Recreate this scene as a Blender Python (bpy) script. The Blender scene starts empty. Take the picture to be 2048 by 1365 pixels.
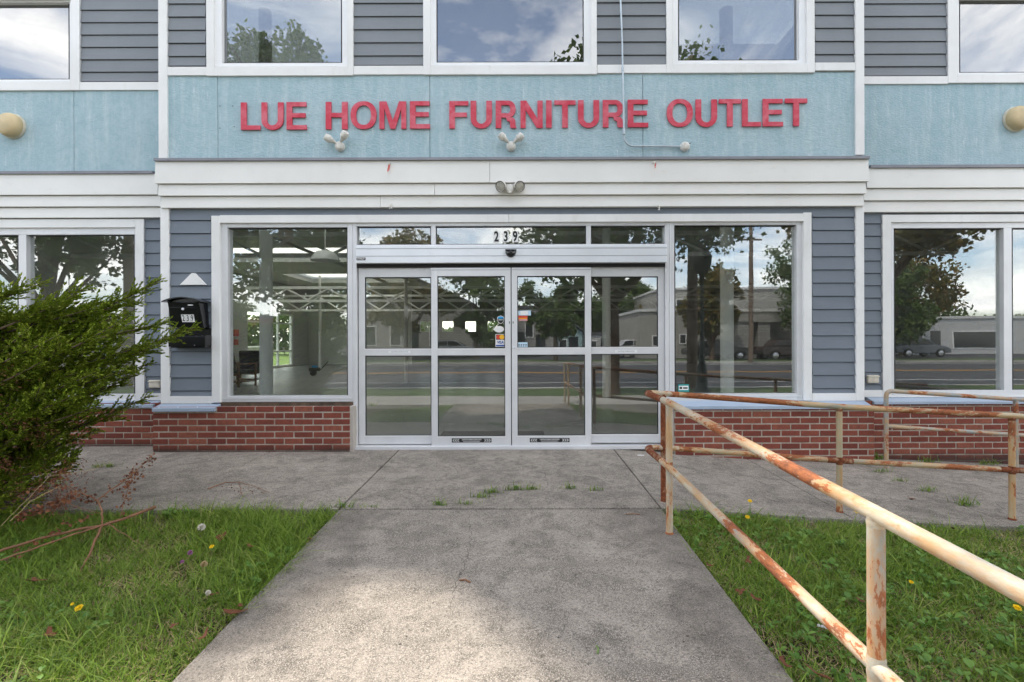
import bpy, math, random
import numpy as np
from mathutils import Vector, Matrix, Euler

# ------------------------------------------------------------------ camera, world, sun, exposure
SC = bpy.context.scene
COL = SC.collection
R = math.radians
F, VX, VY, D, H = 979.0, 1039.0, 680.0, 5.5, 1.253
cam_d = bpy.data.cameras.new('camera')
cam = bpy.data.objects.new('camera', cam_d); COL.objects.link(cam)
cam.location = (0, -D, H)
cam.rotation_euler = (math.pi/2, R(0.17), 0)
cam_d.sensor_width = 36.0
cam_d.lens = F/2048*36
cam_d.shift_x = -(VX-1024)/2048
cam_d.shift_y = -(682.5-VY)/2048
cam_d.clip_start = 0.05; cam_d.clip_end = 2000
SC.camera = cam

SUN_EL, SUN_AZ = R(60), R(40)         # sun stands behind the building, 40 degrees towards -X
sun_vec = Vector((-math.sin(SUN_AZ)*math.cos(SUN_EL), math.cos(SUN_AZ)*math.cos(SUN_EL), math.sin(SUN_EL)))
world = bpy.data.worlds.new('World'); SC.world = world
world.use_nodes = True
wt = world.node_tree
for n in list(wt.nodes): wt.nodes.remove(n)
def wn(t, **k):
    n = wt.nodes.new(t)
    for a, b in k.items(): setattr(n, a, b)
    return n
sky = wn('ShaderNodeTexSky'); sky.sky_type = 'NISHITA'; sky.sun_disc = False
sky.sun_elevation = SUN_EL; sky.sun_rotation = -SUN_AZ
sky.air_density = 1.0; sky.dust_density = 1.2; sky.ozone_density = 1.0
tc = wn('ShaderNodeTexCoord')
sep = wn('ShaderNodeSeparateXYZ'); wt.links.new(tc.outputs['Generated'], sep.inputs[0])
mx = wn('ShaderNodeMath', operation='MAXIMUM'); mx.inputs[1].default_value = 0.0
wt.links.new(sep.outputs['Z'], mx.inputs[0])
ad = wn('ShaderNodeMath', operation='ADD'); ad.inputs[1].default_value = 0.22
wt.links.new(mx.outputs[0], ad.inputs[0])
dx = wn('ShaderNodeMath', operation='DIVIDE'); dy = wn('ShaderNodeMath', operation='DIVIDE')
wt.links.new(sep.outputs['X'], dx.inputs[0]); wt.links.new(ad.outputs[0], dx.inputs[1])
wt.links.new(sep.outputs['Y'], dy.inputs[0]); wt.links.new(ad.outputs[0], dy.inputs[1])
cb = wn('ShaderNodeCombineXYZ')
wt.links.new(dx.outputs[0], cb.inputs[0]); wt.links.new(dy.outputs[0], cb.inputs[1])
n1 = wn('ShaderNodeTexNoise'); n1.inputs['Scale'].default_value = 1.5; n1.inputs['Detail'].default_value = 9
n1.inputs['Roughness'].default_value = 0.58; n1.inputs['Distortion'].default_value = 0.7
wt.links.new(cb.outputs[0], n1.inputs['Vector'])
rp = wn('ShaderNodeValToRGB'); rp.color_ramp.elements[0].color = (0.10,0.10,0.10,1); rp.color_ramp.elements[0].position = 0.42; rp.color_ramp.elements[1].position = 0.62
wt.links.new(n1.outputs['Fac'], rp.inputs[0])
n2 = wn('ShaderNodeTexNoise'); n2.inputs['Scale'].default_value = 2.7; n2.inputs['Detail'].default_value = 6
wt.links.new(cb.outputs[0], n2.inputs['Vector'])
cc = wn('ShaderNodeValToRGB')
cc.color_ramp.elements[0].position = 0.3; cc.color_ramp.elements[0].color = (6.3, 6.4, 6.6, 1)
cc.color_ramp.elements[1].position = 0.7; cc.color_ramp.elements[1].color = (11.4, 10.9, 10.2, 1)
wt.links.new(n2.outputs['Fac'], cc.inputs[0])
cm = wn('ShaderNodeMixRGB'); wt.links.new(rp.outputs[0], cm.inputs[0])
wt.links.new(sky.outputs[0], cm.inputs[1]); wt.links.new(cc.outputs[0], cm.inputs[2])
bg = wn('ShaderNodeBackground'); bg.inputs['Strength'].default_value = 0.15
hz = wn('ShaderNodeMapRange'); hz.inputs['From Min'].default_value = 0.0; hz.inputs['From Max'].default_value = 0.9
hz.inputs['To Min'].default_value = 1.4; hz.inputs['To Max'].default_value = 0.75
wt.links.new(mx.outputs[0], hz.inputs['Value'])
hm = wn('ShaderNodeVectorMath', operation='SCALE'); wt.links.new(cm.outputs[0], hm.inputs[0]); wt.links.new(hz.outputs[0], hm.inputs['Scale'])
wt.links.new(hm.outputs[0], bg.inputs['Color'])
wo = wn('ShaderNodeOutputWorld'); wt.links.new(bg.outputs[0], wo.inputs[0])

sl = bpy.data.lights.new('sun', 'SUN'); sl.energy = 2.1; sl.angle = R(2.5); sl.color = (1.0, 0.93, 0.82)
so = bpy.data.objects.new('sun', sl); COL.objects.link(so)
so.rotation_euler = sun_vec.to_track_quat('Z', 'Y').to_euler()
SC.view_settings.view_transform = 'Standard'
SC.view_settings.look = 'None'
SC.view_settings.exposure = 1.56
SC.view_settings.gamma = 1.0
SC.cycles.max_bounces = 10; SC.cycles.transparent_max_bounces = 24
SC.cycles.glossy_bounces = 5; SC.cycles.diffuse_bounces = 5
SC.cycles.use_denoising = True
SC.cycles.sample_clamp_indirect = 6

# ------------------------------------------------------------------ helpers
def PX(x, Y): return (x-VX)/F*(D+Y)
def PZ(y, Y): return H-(y-VY)/F*(D+Y)

def tag(o, label=None, cat=None, group=None, kind=None):
    if label: o['label'] = label
    if cat: o['category'] = cat
    if group: o['group'] = group
    if kind: o['kind'] = kind
    return o
def empty(name, loc=(0, 0, 0), rz=0, label=None, cat=None, group=None):
    o = bpy.data.objects.new(name, None); COL.objects.link(o)
    o.location = loc; o.rotation_euler = (0, 0, rz); o.empty_display_size = 0.1
    return tag(o, label, cat, group)

class MB:
    def __init__(s): s.v = []; s.f = []; s.m = []
    def add(s, vs, fs, mi=0):
        o = len(s.v); s.v += [tuple(p) for p in vs]
        s.f += [tuple(i+o for i in f) for f in fs]; s.m += [mi]*len(fs)
        return s
    def box(s, x0, x1, y0, y1, z0, z1, mi=0, rot=None, piv=None):
        if x0 > x1: x0, x1 = x1, x0
        if y0 > y1: y0, y1 = y1, y0
        if z0 > z1: z0, z1 = z1, z0
        vs = [(x0,y0,z0),(x1,y0,z0),(x1,y1,z0),(x0,y1,z0),(x0,y0,z1),(x1,y0,z1),(x1,y1,z1),(x0,y1,z1)]
        if rot is not None:
            c = Vector(piv) if piv is not None else Vector(((x0+x1)/2,(y0+y1)/2,(z0+z1)/2))
            vs = [tuple(rot @ (Vector(p)-c)+c) for p in vs]
        return s.add(vs, [(0,3,2,1),(4,5,6,7),(0,1,5,4),(1,2,6,5),(2,3,7,6),(3,0,4,7)], mi)
    def px(s, x0, x1, y0, y1, Yf, Yb, mi=0):        # box whose front face shows these photo pixels
        return s.box(PX(x0,Yf), PX(x1,Yf), Yf, Yb, PZ(y1,Yf), PZ(y0,Yf), mi)
    def tube(s, pts, r, n=10, mi=0, cap=True, radii=None):
        pts = [Vector(p) for p in pts]; k = len(pts)
        rs = radii if radii is not None else [r]*k
        up = None; rings = []
        for i in range(k):
            t = (pts[min(i+1,k-1)]-pts[max(i-1,0)])
            if t.length < 1e-9: t = Vector((0,0,1))
            t.normalize()
            if up is None:
                up = t.orthogonal().normalized()
            else:
                up = (up - t*up.dot(t))
                up = up.normalized() if up.length > 1e-6 else t.orthogonal().normalized()
            b = t.cross(up)
            rings.append([pts[i]+(up*math.cos(2*math.pi*j/n)+b*math.sin(2*math.pi*j/n))*rs[i] for j in range(n)])
        vs = [p for rg in rings for p in rg]; fs = []
        for i in range(k-1):
            for j in range(n):
                a = i*n+j; b2 = i*n+(j+1)%n
                fs.append((a, b2, b2+n, a+n))
        if cap:
            fs.append(tuple(range(n))[::-1]); fs.append(tuple((k-1)*n+j for j in range(n)))
        return s.add(vs, fs, mi)
    def lathe(s, prof, c, axis=(0,0,1), n=24, mi=0, cap=True):   # prof: (radius, height) along axis
        q = Vector((0,0,1)).rotation_difference(Vector(axis).normalized()).to_matrix(); c = Vector(c)
        vs = []; fs = []
        for (r, h) in prof:
            for j in range(n):
                a = 2*math.pi*j/n
                vs.append(c+q @ Vector((r*math.cos(a), r*math.sin(a), h)))
        k = len(prof)
        for i in range(k-1):
            for j in range(n):
                fs.append((i*n+j, i*n+(j+1)%n, (i+1)*n+(j+1)%n, (i+1)*n+j))
        if cap: fs.append(tuple(range(n))[::-1]); fs.append(tuple((k-1)*n+j for j in range(n)))
        return s.add(vs, fs, mi)
    def prism(s, poly, y0, y1, mi=0):                  # poly in (x,z), extruded along Y (y0 front)
        n = len(poly)
        a = sum(poly[i][0]*poly[(i+1)%n][1]-poly[(i+1)%n][0]*poly[i][1] for i in range(n))
        if a < 0: poly = poly[::-1]
        vs = [(x,y0,z) for x,z in poly]+[(x,y1,z) for x,z in poly]
        fs = [tuple(range(n)), tuple(range(2*n-1,n-1,-1))]+[(i,i+n,(i+1)%n+n,(i+1)%n) for i in range(n)]
        return s.add(vs, fs, mi)
    def build_each(s, name, mats, parent=None, smooth=False, **k):
        out = []; n = len(s.v)
        par = list(range(n))
        def find(i):
            while par[i] != i: par[i] = par[par[i]]; i = par[i]
            return i
        for f in s.f:
            for j in f[1:]: par[find(j)] = find(f[0])
        g = {}
        for f in s.f: g.setdefault(find(f[0]), []).append(f)
        for fs in g.values():
            ids = sorted({i for f in fs for i in f}); mp = {i: q for q, i in enumerate(ids)}
            m = MB(); m.add([s.v[i] for i in ids], [tuple(mp[i] for i in f) for f in fs]); out.append(m.build(name, mats, parent, smooth, **k))
        return out
    def build(s, name, mats, parent=None, smooth=False, bevel=0, seg=2, angle=None):
        me = bpy.data.meshes.new(name); me.from_pydata(s.v, [], s.f)
        if not isinstance(mats, (list, tuple)): mats = [mats]
        for m in mats: me.materials.append(m)
        if len(mats) > 1: me.polygons.foreach_set('material_index', s.m)
        if smooth:
            me.polygons.foreach_set('use_smooth', [True]*len(me.polygons))
            try: me.set_sharp_from_angle(angle=R(angle or 40))
            except Exception: pass
        me.update()
        o = bpy.data.objects.new(name, me); COL.objects.link(o)
        if parent: o.parent = parent; o.matrix_parent_inverse = parent.matrix_basis.inverted()
        if bevel:
            b = o.modifiers.new('bevel', 'BEVEL'); b.width = bevel; b.segments = seg; b.limit_method = 'ANGLE'; b.angle_limit = R(35)
        return o

def fast_mesh(name, verts, faces_flat, counts, mats, parent=None, smooth=False, mi=None):
    me = bpy.data.meshes.new(name)
    me.vertices.add(len(verts)); me.vertices.foreach_set('co', np.asarray(verts, dtype=np.float32).ravel())
    me.loops.add(len(faces_flat)); me.loops.foreach_set('vertex_index', np.asarray(faces_flat, dtype=np.int32))
    me.polygons.add(len(counts))
    counts = np.asarray(counts, dtype=np.int32)
    me.polygons.foreach_set('loop_start', np.concatenate([[0], np.cumsum(counts)[:-1]]).astype(np.int32))
    if not isinstance(mats, (list, tuple)): mats = [mats]
    for m in mats: me.materials.append(m)
    if mi is not None: me.polygons.foreach_set('material_index', np.asarray(mi, dtype=np.int32))
    if smooth: me.polygons.foreach_set('use_smooth', np.ones(len(counts), dtype=bool))
    me.update(calc_edges=True); me.validate()
    o = bpy.data.objects.new(name, me); COL.objects.link(o)
    if parent: o.parent = parent; o.matrix_parent_inverse = parent.matrix_basis.inverted()
    return o

def text_obj(name, body, size, loc, mat, parent=None, depth=0.0005, bold=0.0, sx=1.0, align='CENTER'):
    cu = bpy.data.curves.new(name, 'FONT'); cu.body = body; cu.size = size
    cu.align_x = align; cu.align_y = 'CENTER'; cu.extrude = depth; cu.offset = bold; cu.resolution_u = 3
    t = bpy.data.objects.new(name, cu); COL.objects.link(t)
    dg = bpy.context.evaluated_depsgraph_get(); dg.update()
    me = bpy.data.meshes.new_from_object(t.evaluated_get(dg))
    bpy.data.objects.remove(t); me.name = name
    me.transform(Matrix.Translation(Vector(loc)) @ Matrix.Rotation(math.pi/2, 4, 'X') @ Matrix.Diagonal((sx,1,1,1)))
    me.materials.clear(); me.materials.append(mat)
    o = bpy.data.objects.new(name, me); COL.objects.link(o)
    if parent: o.parent = parent; o.matrix_parent_inverse = parent.matrix_basis.inverted()
    return o

# ------------------------------------------------------------------ materials
class NM:
    def __init__(s, name, rough=0.6, metal=0.0, spec=0.5):
        s.m = bpy.data.materials.new(name); s.m.use_nodes = True; s.t = s.m.node_tree
        s.b = s.t.nodes['Principled BSDF']; s.out = s.t.nodes['Material Output']
        s.b.inputs['Roughness'].default_value = rough; s.b.inputs['Metallic'].default_value = metal
        s.b.inputs['Specular IOR Level'].default_value = spec
        s.tc = s.t.nodes.new('ShaderNodeTexCoord')
    def n(s, t, **k):
        n = s.t.nodes.new(t)
        for a, b in k.items(): setattr(n, a, b)
        return n
    def l(s, a, b): s.t.links.new(a, b)
    def map(s, scale=(1,1,1), src='Object'):
        m = s.n('ShaderNodeMapping'); m.inputs['Scale'].default_value = scale; s.l(s.tc.outputs[src], m.inputs[0]); return m.outputs[0]
    def noise(s, scale, detail=4, rough=0.55, vec=None, dist=0.0):
        n = s.n('ShaderNodeTexNoise'); n.inputs['Scale'].default_value = scale; n.inputs['Detail'].default_value = detail
        n.inputs['Roughness'].default_value = rough; n.inputs['Distortion'].default_value = dist
        s.l(vec if vec is not None else s.tc.outputs['Object'], n.inputs['Vector']); return n.outputs['Fac']
    def ramp(s, fac, stops):
        r = s.n('ShaderNodeValToRGB'); e = r.color_ramp.elements
        while len(e) < len(stops): e.new(0.5)
        for i, (p, c) in enumerate(stops):
            e[i].position = p
            if not hasattr(c, '__len__'): c = (c, c, c)
            e[i].color = (*c[:3], 1)
        s.l(fac, r.inputs[0]); return r.outputs[0]
    def mix(s, fac, a, b, mode='MIX'):
        m = s.n('ShaderNodeMixRGB', blend_type=mode)
        for i, q in enumerate((fac, a, b)):
            if isinstance(q, (int, float)): m.inputs[i].default_value = q if i == 0 else (q,q,q,1)
            elif isinstance(q, tuple): m.inputs[i].default_value = (*q[:3], 1)
            else: s.l(q, m.inputs[i])
        return m.outputs[0]
    def math(s, op, a, b=0.0):
        m = s.n('ShaderNodeMath', operation=op)
        for i, q in enumerate((a, b)):
            if isinstance(q, (int, float)): m.inputs[i].default_value = q
            else: s.l(q, m.inputs[i])
        return m.outputs[0]
    def island(s):
        return s.n('ShaderNodeNewGeometry').outputs['Random Per Island']
    def color(s, c):
        if isinstance(c, tuple): s.b.inputs['Base Color'].default_value = (*c[:3], 1)
        else: s.l(c, s.b.inputs['Base Color'])
        return s
    def rough(s, r): s.l(r, s.b.inputs['Roughness']); return s
    def bump(s, h, strength=0.3, dist=0.01):
        b = s.n('ShaderNodeBump'); b.inputs['Strength'].default_value = strength; b.inputs['Distance'].default_value = dist
        s.l(h, b.inputs['Height']); s.l(b.outputs[0], s.b.inputs['Normal']); return s

def plain(name, c, rough=0.6, metal=0.0, var=0.06, scale=3.0, bump=0.0, bscale=60, spec=0.4):
    k = NM(name, rough, metal, spec)
    f = k.noise(scale, 5, 0.6)
    k.color(k.ramp(f, [(0.3, tuple(v*(1-var) for v in c)), (0.7, tuple(min(1, v*(1+var)) for v in c))]))
    if bump: k.bump(k.noise(bscale, 3), bump, 0.004)
    return k.m

M = {}
# white painted trim with faint grime
k = NM('white_trim_paint', 0.5, spec=0.35)
f = k.noise(1.3, 6, 0.65); g = k.noise(9, 5, 0.7, k.map((1,1,0.25)))
c = k.ramp(f, [(0.3, (0.70,0.69,0.67)), (0.65, (0.79,0.785,0.775))])
c = k.mix(k.ramp(g, [(0.56, 0.0), (0.74, 0.28)]), c, (0.55,0.53,0.48))
k.color(c).bump(k.noise(120, 3, 0.6, k.map((0.15,1,1))), 0.08, 0.002); M['trim'] = k.m
k = NM('cream_board_paint', 0.55, spec=0.3)
f = k.noise(1.1, 6, 0.65); g = k.noise(6, 6, 0.7, k.map((0.7,1,1.6)))
c = k.ramp(f, [(0.3, (0.70,0.685,0.65)), (0.65, (0.77,0.76,0.73))])
c = k.mix(k.ramp(g, [(0.60, 0.0), (0.78, 0.30)]), c, (0.50,0.47,0.41))
k.color(c).bump(k.noise(90, 4, 0.6, k.map((0.12,1,1))), 0.1, 0.002); M['cream'] = k.m
def siding(name, ca, cb_):
    k = NM(name, 0.55, spec=0.35)
    f = k.noise(1.5, 5, 0.6); gr = k.noise(70, 4, 0.65, k.map((0.06,1,1)))
    c = k.mix(k.math('MULTIPLY', gr, 0.35), k.ramp(f, [(0.3, ca), (0.7, cb_)]), tuple(v*1.35 for v in cb_))
    c = k.mix(k.ramp(k.noise(5, 5, 0.7), [(0.62,0.0),(0.8,0.25)]), c, (0.27,0.27,0.27))
    k.color(c).bump(gr, 0.35, 0.0025); return k.m
M['siding'] = siding('slate_blue_lap_siding', (0.128,0.150,0.180), (0.160,0.184,0.215))
M['siding_up'] = siding('slate_grey_lap_siding', (0.160,0.172,0.186), (0.195,0.208,0.222))
# teal stucco: trowelled bump, white lime streaks running down
k = NM('teal_stucco', 0.85, spec=0.2)
big = k.noise(1.6, 5, 0.6); st = k.noise(3.2, 6, 0.75, k.map((2.6,1,0.22)))
st2 = k.noise(9, 4, 0.7, k.map((3.0,1,0.35)))
c = k.ramp(big, [(0.3, (0.315,0.44,0.485)), (0.7, (0.40,0.515,0.555))])
c = k.mix(k.ramp(st, [(0.48,0.0),(0.70,0.62)]), c, (0.56,0.64,0.64))
c = k.mix(k.ramp(st2, [(0.60,0.0),(0.74,0.6)]), c, (0.68,0.71,0.70))
c = k.mix(k.ramp(k.noise(14,5,0.7), [(0.42,0.0),(0.72,0.55)]), c, (0.25,0.385,0.425))
fine = k.noise(55, 4, 0.6, k.map((0.6,1,1.3)))
c = k.mix(k.ramp(fine, [(0.4,0.0),(0.75,0.22)]), c, (0.52,0.65,0.69))
k.color(c).bump(fine, 0.9, 0.009); M['stucco'] = k.m
M['flash'] = plain('grey_metal_flashing', (0.22,0.225,0.25), 0.45, 0.0, 0.15)
k = NM('blue_grey_sill_metal', 0.38, spec=0.5)
c = k.ramp(k.noise(2.5, 5, 0.6), [(0.3,(0.30,0.37,0.47)),(0.7,(0.37,0.44,0.54))])
c = k.mix(k.ramp(k.noise(12,6,0.7),[(0.58,0.0),(0.75,0.4)]), c, (0.45,0.47,0.48)); k.color(c); M['sill'] = k.m
# aluminium
def alu(name, c0, c1, rough=0.36, metal=0.75):
    k = NM(name, rough, metal, 0.5)
    k.color(k.ramp(k.noise(2.2, 6, 0.65), [(0.3, c0), (0.7, c1)]))
    k.rough(k.ramp(k.noise(30, 4, 0.6, k.map((1,1,0.1))), [(0.3, rough-0.06), (0.7, rough+0.12)])); return k.m
M['alu'] = alu('anodised_aluminium', (0.60,0.60,0.61), (0.70,0.70,0.71), 0.42, 0.25)
M['alu_head'] = alu('clear_aluminium_header', (0.68,0.70,0.73), (0.76,0.775,0.80), 0.38, 0.25)
M['vinyl'] = plain('white_vinyl_frame', (0.78,0.78,0.78), 0.4, 0, 0.04)
M['gasket'] = plain('black_rubber_gasket', (0.02,0.021,0.023), 0.6)
M['dark'] = plain('dark_void', (0.02,0.02,0.02), 0.8)
# brick
def brick_mats(sfx, dz):
    k = NM('red_brick'+sfx, 0.88, spec=0.15)
    isl = k.island()
    c = k.ramp(isl, [(0.0,(0.16,0.046,0.034)), (0.3,(0.205,0.058,0.040)), (0.7,(0.245,0.071,0.047)), (1.0,(0.30,0.105,0.066))])
    n_ = k.noise(28, 6, 0.7)
    c = k.mix(k.ramp(n_, [(0.35,0.0),(0.75,0.6)]), c, (0.09,0.033,0.03))
    sepz = k.n('ShaderNodeSeparateXYZ'); k.l(k.tc.outputs['Object'], sepz.inputs[0])
    damp = k.math('ADD', k.math('ADD', sepz.outputs['Z'], dz), k.math('MULTIPLY', k.noise(4,5,0.7), 0.12))
    c = k.mix(k.ramp(damp, [(0.09,0.75),(0.17,0.0)]), c, (0.045,0.032,0.028))
    k.color(c).bump(k.noise(90, 4, 0.7), 0.5, 0.004); M['brick'+sfx] = k.m
    k = NM('lime_mortar'+sfx, 0.95, spec=0.1)
    c = k.ramp(k.noise(14, 5, 0.7), [(0.3,(0.30,0.255,0.21)), (0.7,(0.50,0.44,0.375))])
    sepz = k.n('ShaderNodeSeparateXYZ'); k.l(k.tc.outputs['Object'], sepz.inputs[0])
    damp = k.math('ADD', k.math('ADD', sepz.outputs['Z'], dz), k.math('MULTIPLY', k.noise(4,5,0.7), 0.12))
    c = k.mix(k.ramp(damp, [(0.09,0.85),(0.17,0.0)]), c, (0.06,0.05,0.042))
    k.color(c).bump(k.noise(120, 3), 0.5, 0.003); M['mortar'+sfx] = k.m
brick_mats('', 0.0); brick_mats('_low', 0.17)
M['jamb_concrete'] = plain('mortar_jamb', (0.42,0.38,0.34), 0.9, 0, 0.15, 8, 0.4)
M['rot_wood'] = plain('rotted_wood_sill', (0.09,0.06,0.04), 0.9, 0, 0.5, 12, 0.5)
# concrete slabs
def concrete(name, broom, edge=None, tint=1.0):
    k = NM(name, 0.93, spec=0.15)
    big = k.noise(0.9, 6, 0.65); mid = k.noise(5.5, 7, 0.72, dist=0.6); fine = k.noise(75, 5, 0.75); grit = k.noise(190, 3, 0.7)
    c = k.ramp(big, [(0.32,(0.185,0.160,0.134)), (0.66,(0.36,0.314,0.265))])
    c = k.mix(k.ramp(mid, [(0.45,0.0),(0.62,0.85)]), c, (0.115,0.100,0.084))
    c = k.mix(k.ramp(k.noise(2.3, 6, 0.7, dist=1.2), [(0.50,0.0),(0.66,0.65)]), c, (0.42,0.365,0.305))
    c = k.mix(k.ramp(fine, [(0.47,0.0),(0.63,0.78)]), c, (0.066,0.063,0.054))
    c = k.mix(k.ramp(grit, [(0.50,0.0),(0.62,0.85)]), c, (0.50,0.445,0.385))
    v = k.n('ShaderNodeTexVoronoi'); v.inputs['Scale'].default_value = 16; k.l(k.tc.outputs['Object'], v.inputs['Vector'])
    pit = k.ramp(v.outputs['Distance'], [(0.0,1.0),(0.075,0.9),(0.12,0.0)])
    gate = k.ramp(k.noise(6.0,3,0.6), [(0.52,0.0),(0.58,1.0)])
    c = k.mix(k.math('MULTIPLY', pit, gate), c, (0.045,0.04,0.034))
    h = k.math('ADD', k.math('MULTIPLY', fine, 0.7), k.math('MULTIPLY', grit, 0.5))
    if edge:
        sx = k.n('ShaderNodeSeparateXYZ'); k.l(k.tc.outputs['Object'], sx.inputs[0])
        ax = k.math('ABSOLUTE', k.math('ADD', sx.outputs['X'], 0.147)); en = k.math('ADD', ax, k.math('MULTIPLY', k.math('SUBTRACT', k.noise(2.2, 6, 0.7), 0.5), 1.5))
        c = k.mix(k.ramp(en, [(0.72,0.0),(1.0,0.42)]), c, (0.085,0.075,0.066))
    if broom:
        br = k.noise(36, 5, 0.7, k.map(broom))
        c = k.mix(k.ramp(br, [(0.46,0.0),(0.72,0.45)]), c, (0.082,0.072,0.062))
        br2 = k.noise(30, 4, 0.7, k.map(broom))
        c = k.mix(k.ramp(br2, [(0.60,0.0),(0.78,0.3)]), c, (0.36,0.32,0.27))
        h = k.math('ADD', h, br)
    k.color(c).bump(h, 0.6, 0.006); return k.m
M['conc'] = concrete('weathered_concrete', None, True)
M['conc_broom'] = concrete('broomed_concrete', (0.45,1.0,1.0))
M['conc_street'] = plain('street_concrete', (0.36,0.34,0.31), 0.9, 0, 0.15, 1.5)
M['asphalt'] = plain('asphalt', (0.055,0.055,0.06), 0.85, 0, 0.25, 0.8, 0.3, 40)
M['soil'] = plain('dark_soil', (0.045,0.034,0.022), 0.95, 0, 0.4, 10, 0.5)
M['line_w'] = plain('road_paint_white', (0.65,0.65,0.63), 0.8, 0, 0.15, 5)
M['line_y'] = plain('road_paint_yellow', (0.62,0.30,0.04), 0.8, 0, 0.15, 5)
# pipe rail: chalky cream paint worn to grey, orange wash and rust streaks running along the pipe
def pipe_mat(name, sc, lo, tone):
    k = NM(name, 0.6, spec=0.3)
    v = k.map(sc)
    f1 = k.noise(5.5, 8, 0.66, v, 0.4); f2 = k.noise(13, 6, 0.7, v); f3 = k.noise(70, 5, 0.7, v); f4 = k.noise(6.0, 5, 0.6, v)
    c = k.ramp(f4, [(0.30, tone[0]), (0.47, tone[1]), (0.66, tone[2])])
    c = k.mix(k.ramp(f2, [(0.43,0.0),(0.62,0.8)]), c, (0.44,0.245,0.10))
    rs = k.math('ADD', f1, k.math('MULTIPLY', k.math('SUBTRACT', f3, 0.5), 0.28))
    c = k.mix(k.ramp(rs, [(lo-.05,0.0),(lo,0.45)]), c, (0.50,0.24,0.09))
    c = k.mix(k.ramp(rs, [(lo,0.0),(lo+.022,0.92)]), c, k.ramp(f3, [(0.35,(0.12,0.034,0.015)), (0.6,(0.33,0.10,0.034))]))
    c = k.mix(k.ramp(f3, [(0.68,0.0),(0.75,0.6)]), c, (0.10,0.05,0.03))
    k.color(c).rough(k.ramp(rs, [(lo,0.45),(lo+.06,0.9)])).bump(k.math('ADD', rs, f3), 0.5, 0.003); return k.m
CREAM = ((0.22,0.25,0.25),(0.41,0.38,0.31),(0.53,0.45,0.33)); OLIVE = ((0.17,0.20,0.19),(0.34,0.31,0.22),(0.46,0.36,0.22)); GREY = ((0.15,0.18,0.20),(0.26,0.28,0.27),(0.36,0.31,0.23))
M['pipe'] = pipe_mat('rusty_cream_pipe', (1,.36,1), .535, CREAM)
M['pipe_post'] = pipe_mat('rusty_cream_post', (1,1,.34), .56, CREAM)
M['pipe_old'] = pipe_mat('grimy_olive_pipe', (.38,1,1), .53, OLIVE)
M['post_old'] = pipe_mat('grimy_olive_post', (1,1,.38), .52, OLIVE)
M['pipe_grey'] = pipe_mat('weathered_grey_pipe', (.38,1,.6), .57, GREY)
k = NM('deep_rust', 0.9, spec=0.2)
f3 = k.noise(45, 6, 0.7)
k.color(k.mix(k.ramp(k.noise(14,5,0.7),[(0.52,0.0),(0.7,0.6)]), k.ramp(f3, [(0.3,(0.085,0.026,0.014)), (0.6,(0.21,0.062,0.026)), (0.8,(0.34,0.13,0.05))]), (0.5,0.40,0.27))).bump(f3, 0.7, 0.004); M['rust'] = k.m
M['red'] = None
k = NM('faded_red_letter', 0.55, spec=0.3)
f = k.noise(3.1, 7, 0.7, k.map((1,1,1.3)), 1.6)
c = k.ramp(f, [(0.38,(0.53,0.035,0.065)), (0.50,(0.56,0.070,0.105)), (0.62,(0.62,0.14,0.18))])
k.color(c); M['red'] = k.m
M['fixture'] = plain('chipped_white_fixture', (0.62,0.60,0.55), 0.45, 0, 0.2, 22)
M['fixture_lens'] = plain('dusty_lens', (0.40,0.38,0.33), 0.25, 0, 0.3, 30)
M['chip'] = plain('bare_metal_chip', (0.10,0.09,0.08), 0.6, 0.3)
M['conduit'] = plain('galvanised_conduit', (0.42,0.47,0.50), 0.42, 0.5, 0.15, 6)
M['tan'] = plain('yellowed_plastic_dome', (0.56,0.44,0.25), 0.5, 0, 0.18, 5)
M['tan_base'] = plain('yellowed_base_ring', (0.55,0.52,0.42), 0.5, 0, 0.2, 8)
M['beige'] = plain('beige_outlet_cover', (0.55,0.50,0.42), 0.5, 0, 0.2, 14)
M['black'] = plain('black_powder_coat', (0.006,0.0065,0.008), 0.22, 0, 0.3, 6, 0, spec=0.6)
M['white'] = plain('white_plastic', (0.78,0.77,0.75), 0.5, 0, 0.04)
M['ink'] = plain('black_ink', (0.012,0.012,0.012), 0.5)
M['paper_b'] = plain('pale_blue_paper', (0.50,0.66,0.78), 0.6)
M['st_blue'] = plain('sticker_blue', (0.02,0.32,0.66), 0.4)
M['st_navy'] = plain('sticker_navy', (0.02,0.07,0.32), 0.4)
M['st_red'] = plain('sticker_red', (0.62,0.06,0.03), 0.4)
M['st_yel'] = plain('sticker_amber', (0.85,0.45,0.02), 0.4)
M['st_teal'] = plain('sticker_teal', (0.02,0.28,0.28), 0.4)
M['ribbon'] = plain('faded_red_ribbon', (0.62,0.12,0.10), 0.7)
M['int_wall'] = plain('interior_plaster', (0.50,0.51,0.48), 0.8, 0, 0.1, 0.6)
M['int_shade'] = plain('interior_shade_wall', (0.12,0.125,0.105), 0.85, 0, 0.15, 0.6)  # dimness of the shop's far side put into the wall colour
M['int_ceil'] = plain('interior_ceiling', (0.62,0.62,0.57), 0.85, 0, 0.1, 0.6)
M['int_floor'] = plain('polished_concrete_floor', (0.22,0.22,0.21), 0.35, 0, 0.25, 0.9)
M['int_white'] = plain('white_painted_steel', (0.82,0.82,0.80), 0.5)
M['chairwood'] = plain('chair_wood', (0.20,0.085,0.035), 0.45)
M['chairpad'] = plain('dark_upholstery', (0.03,0.028,0.03), 0.8)

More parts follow.
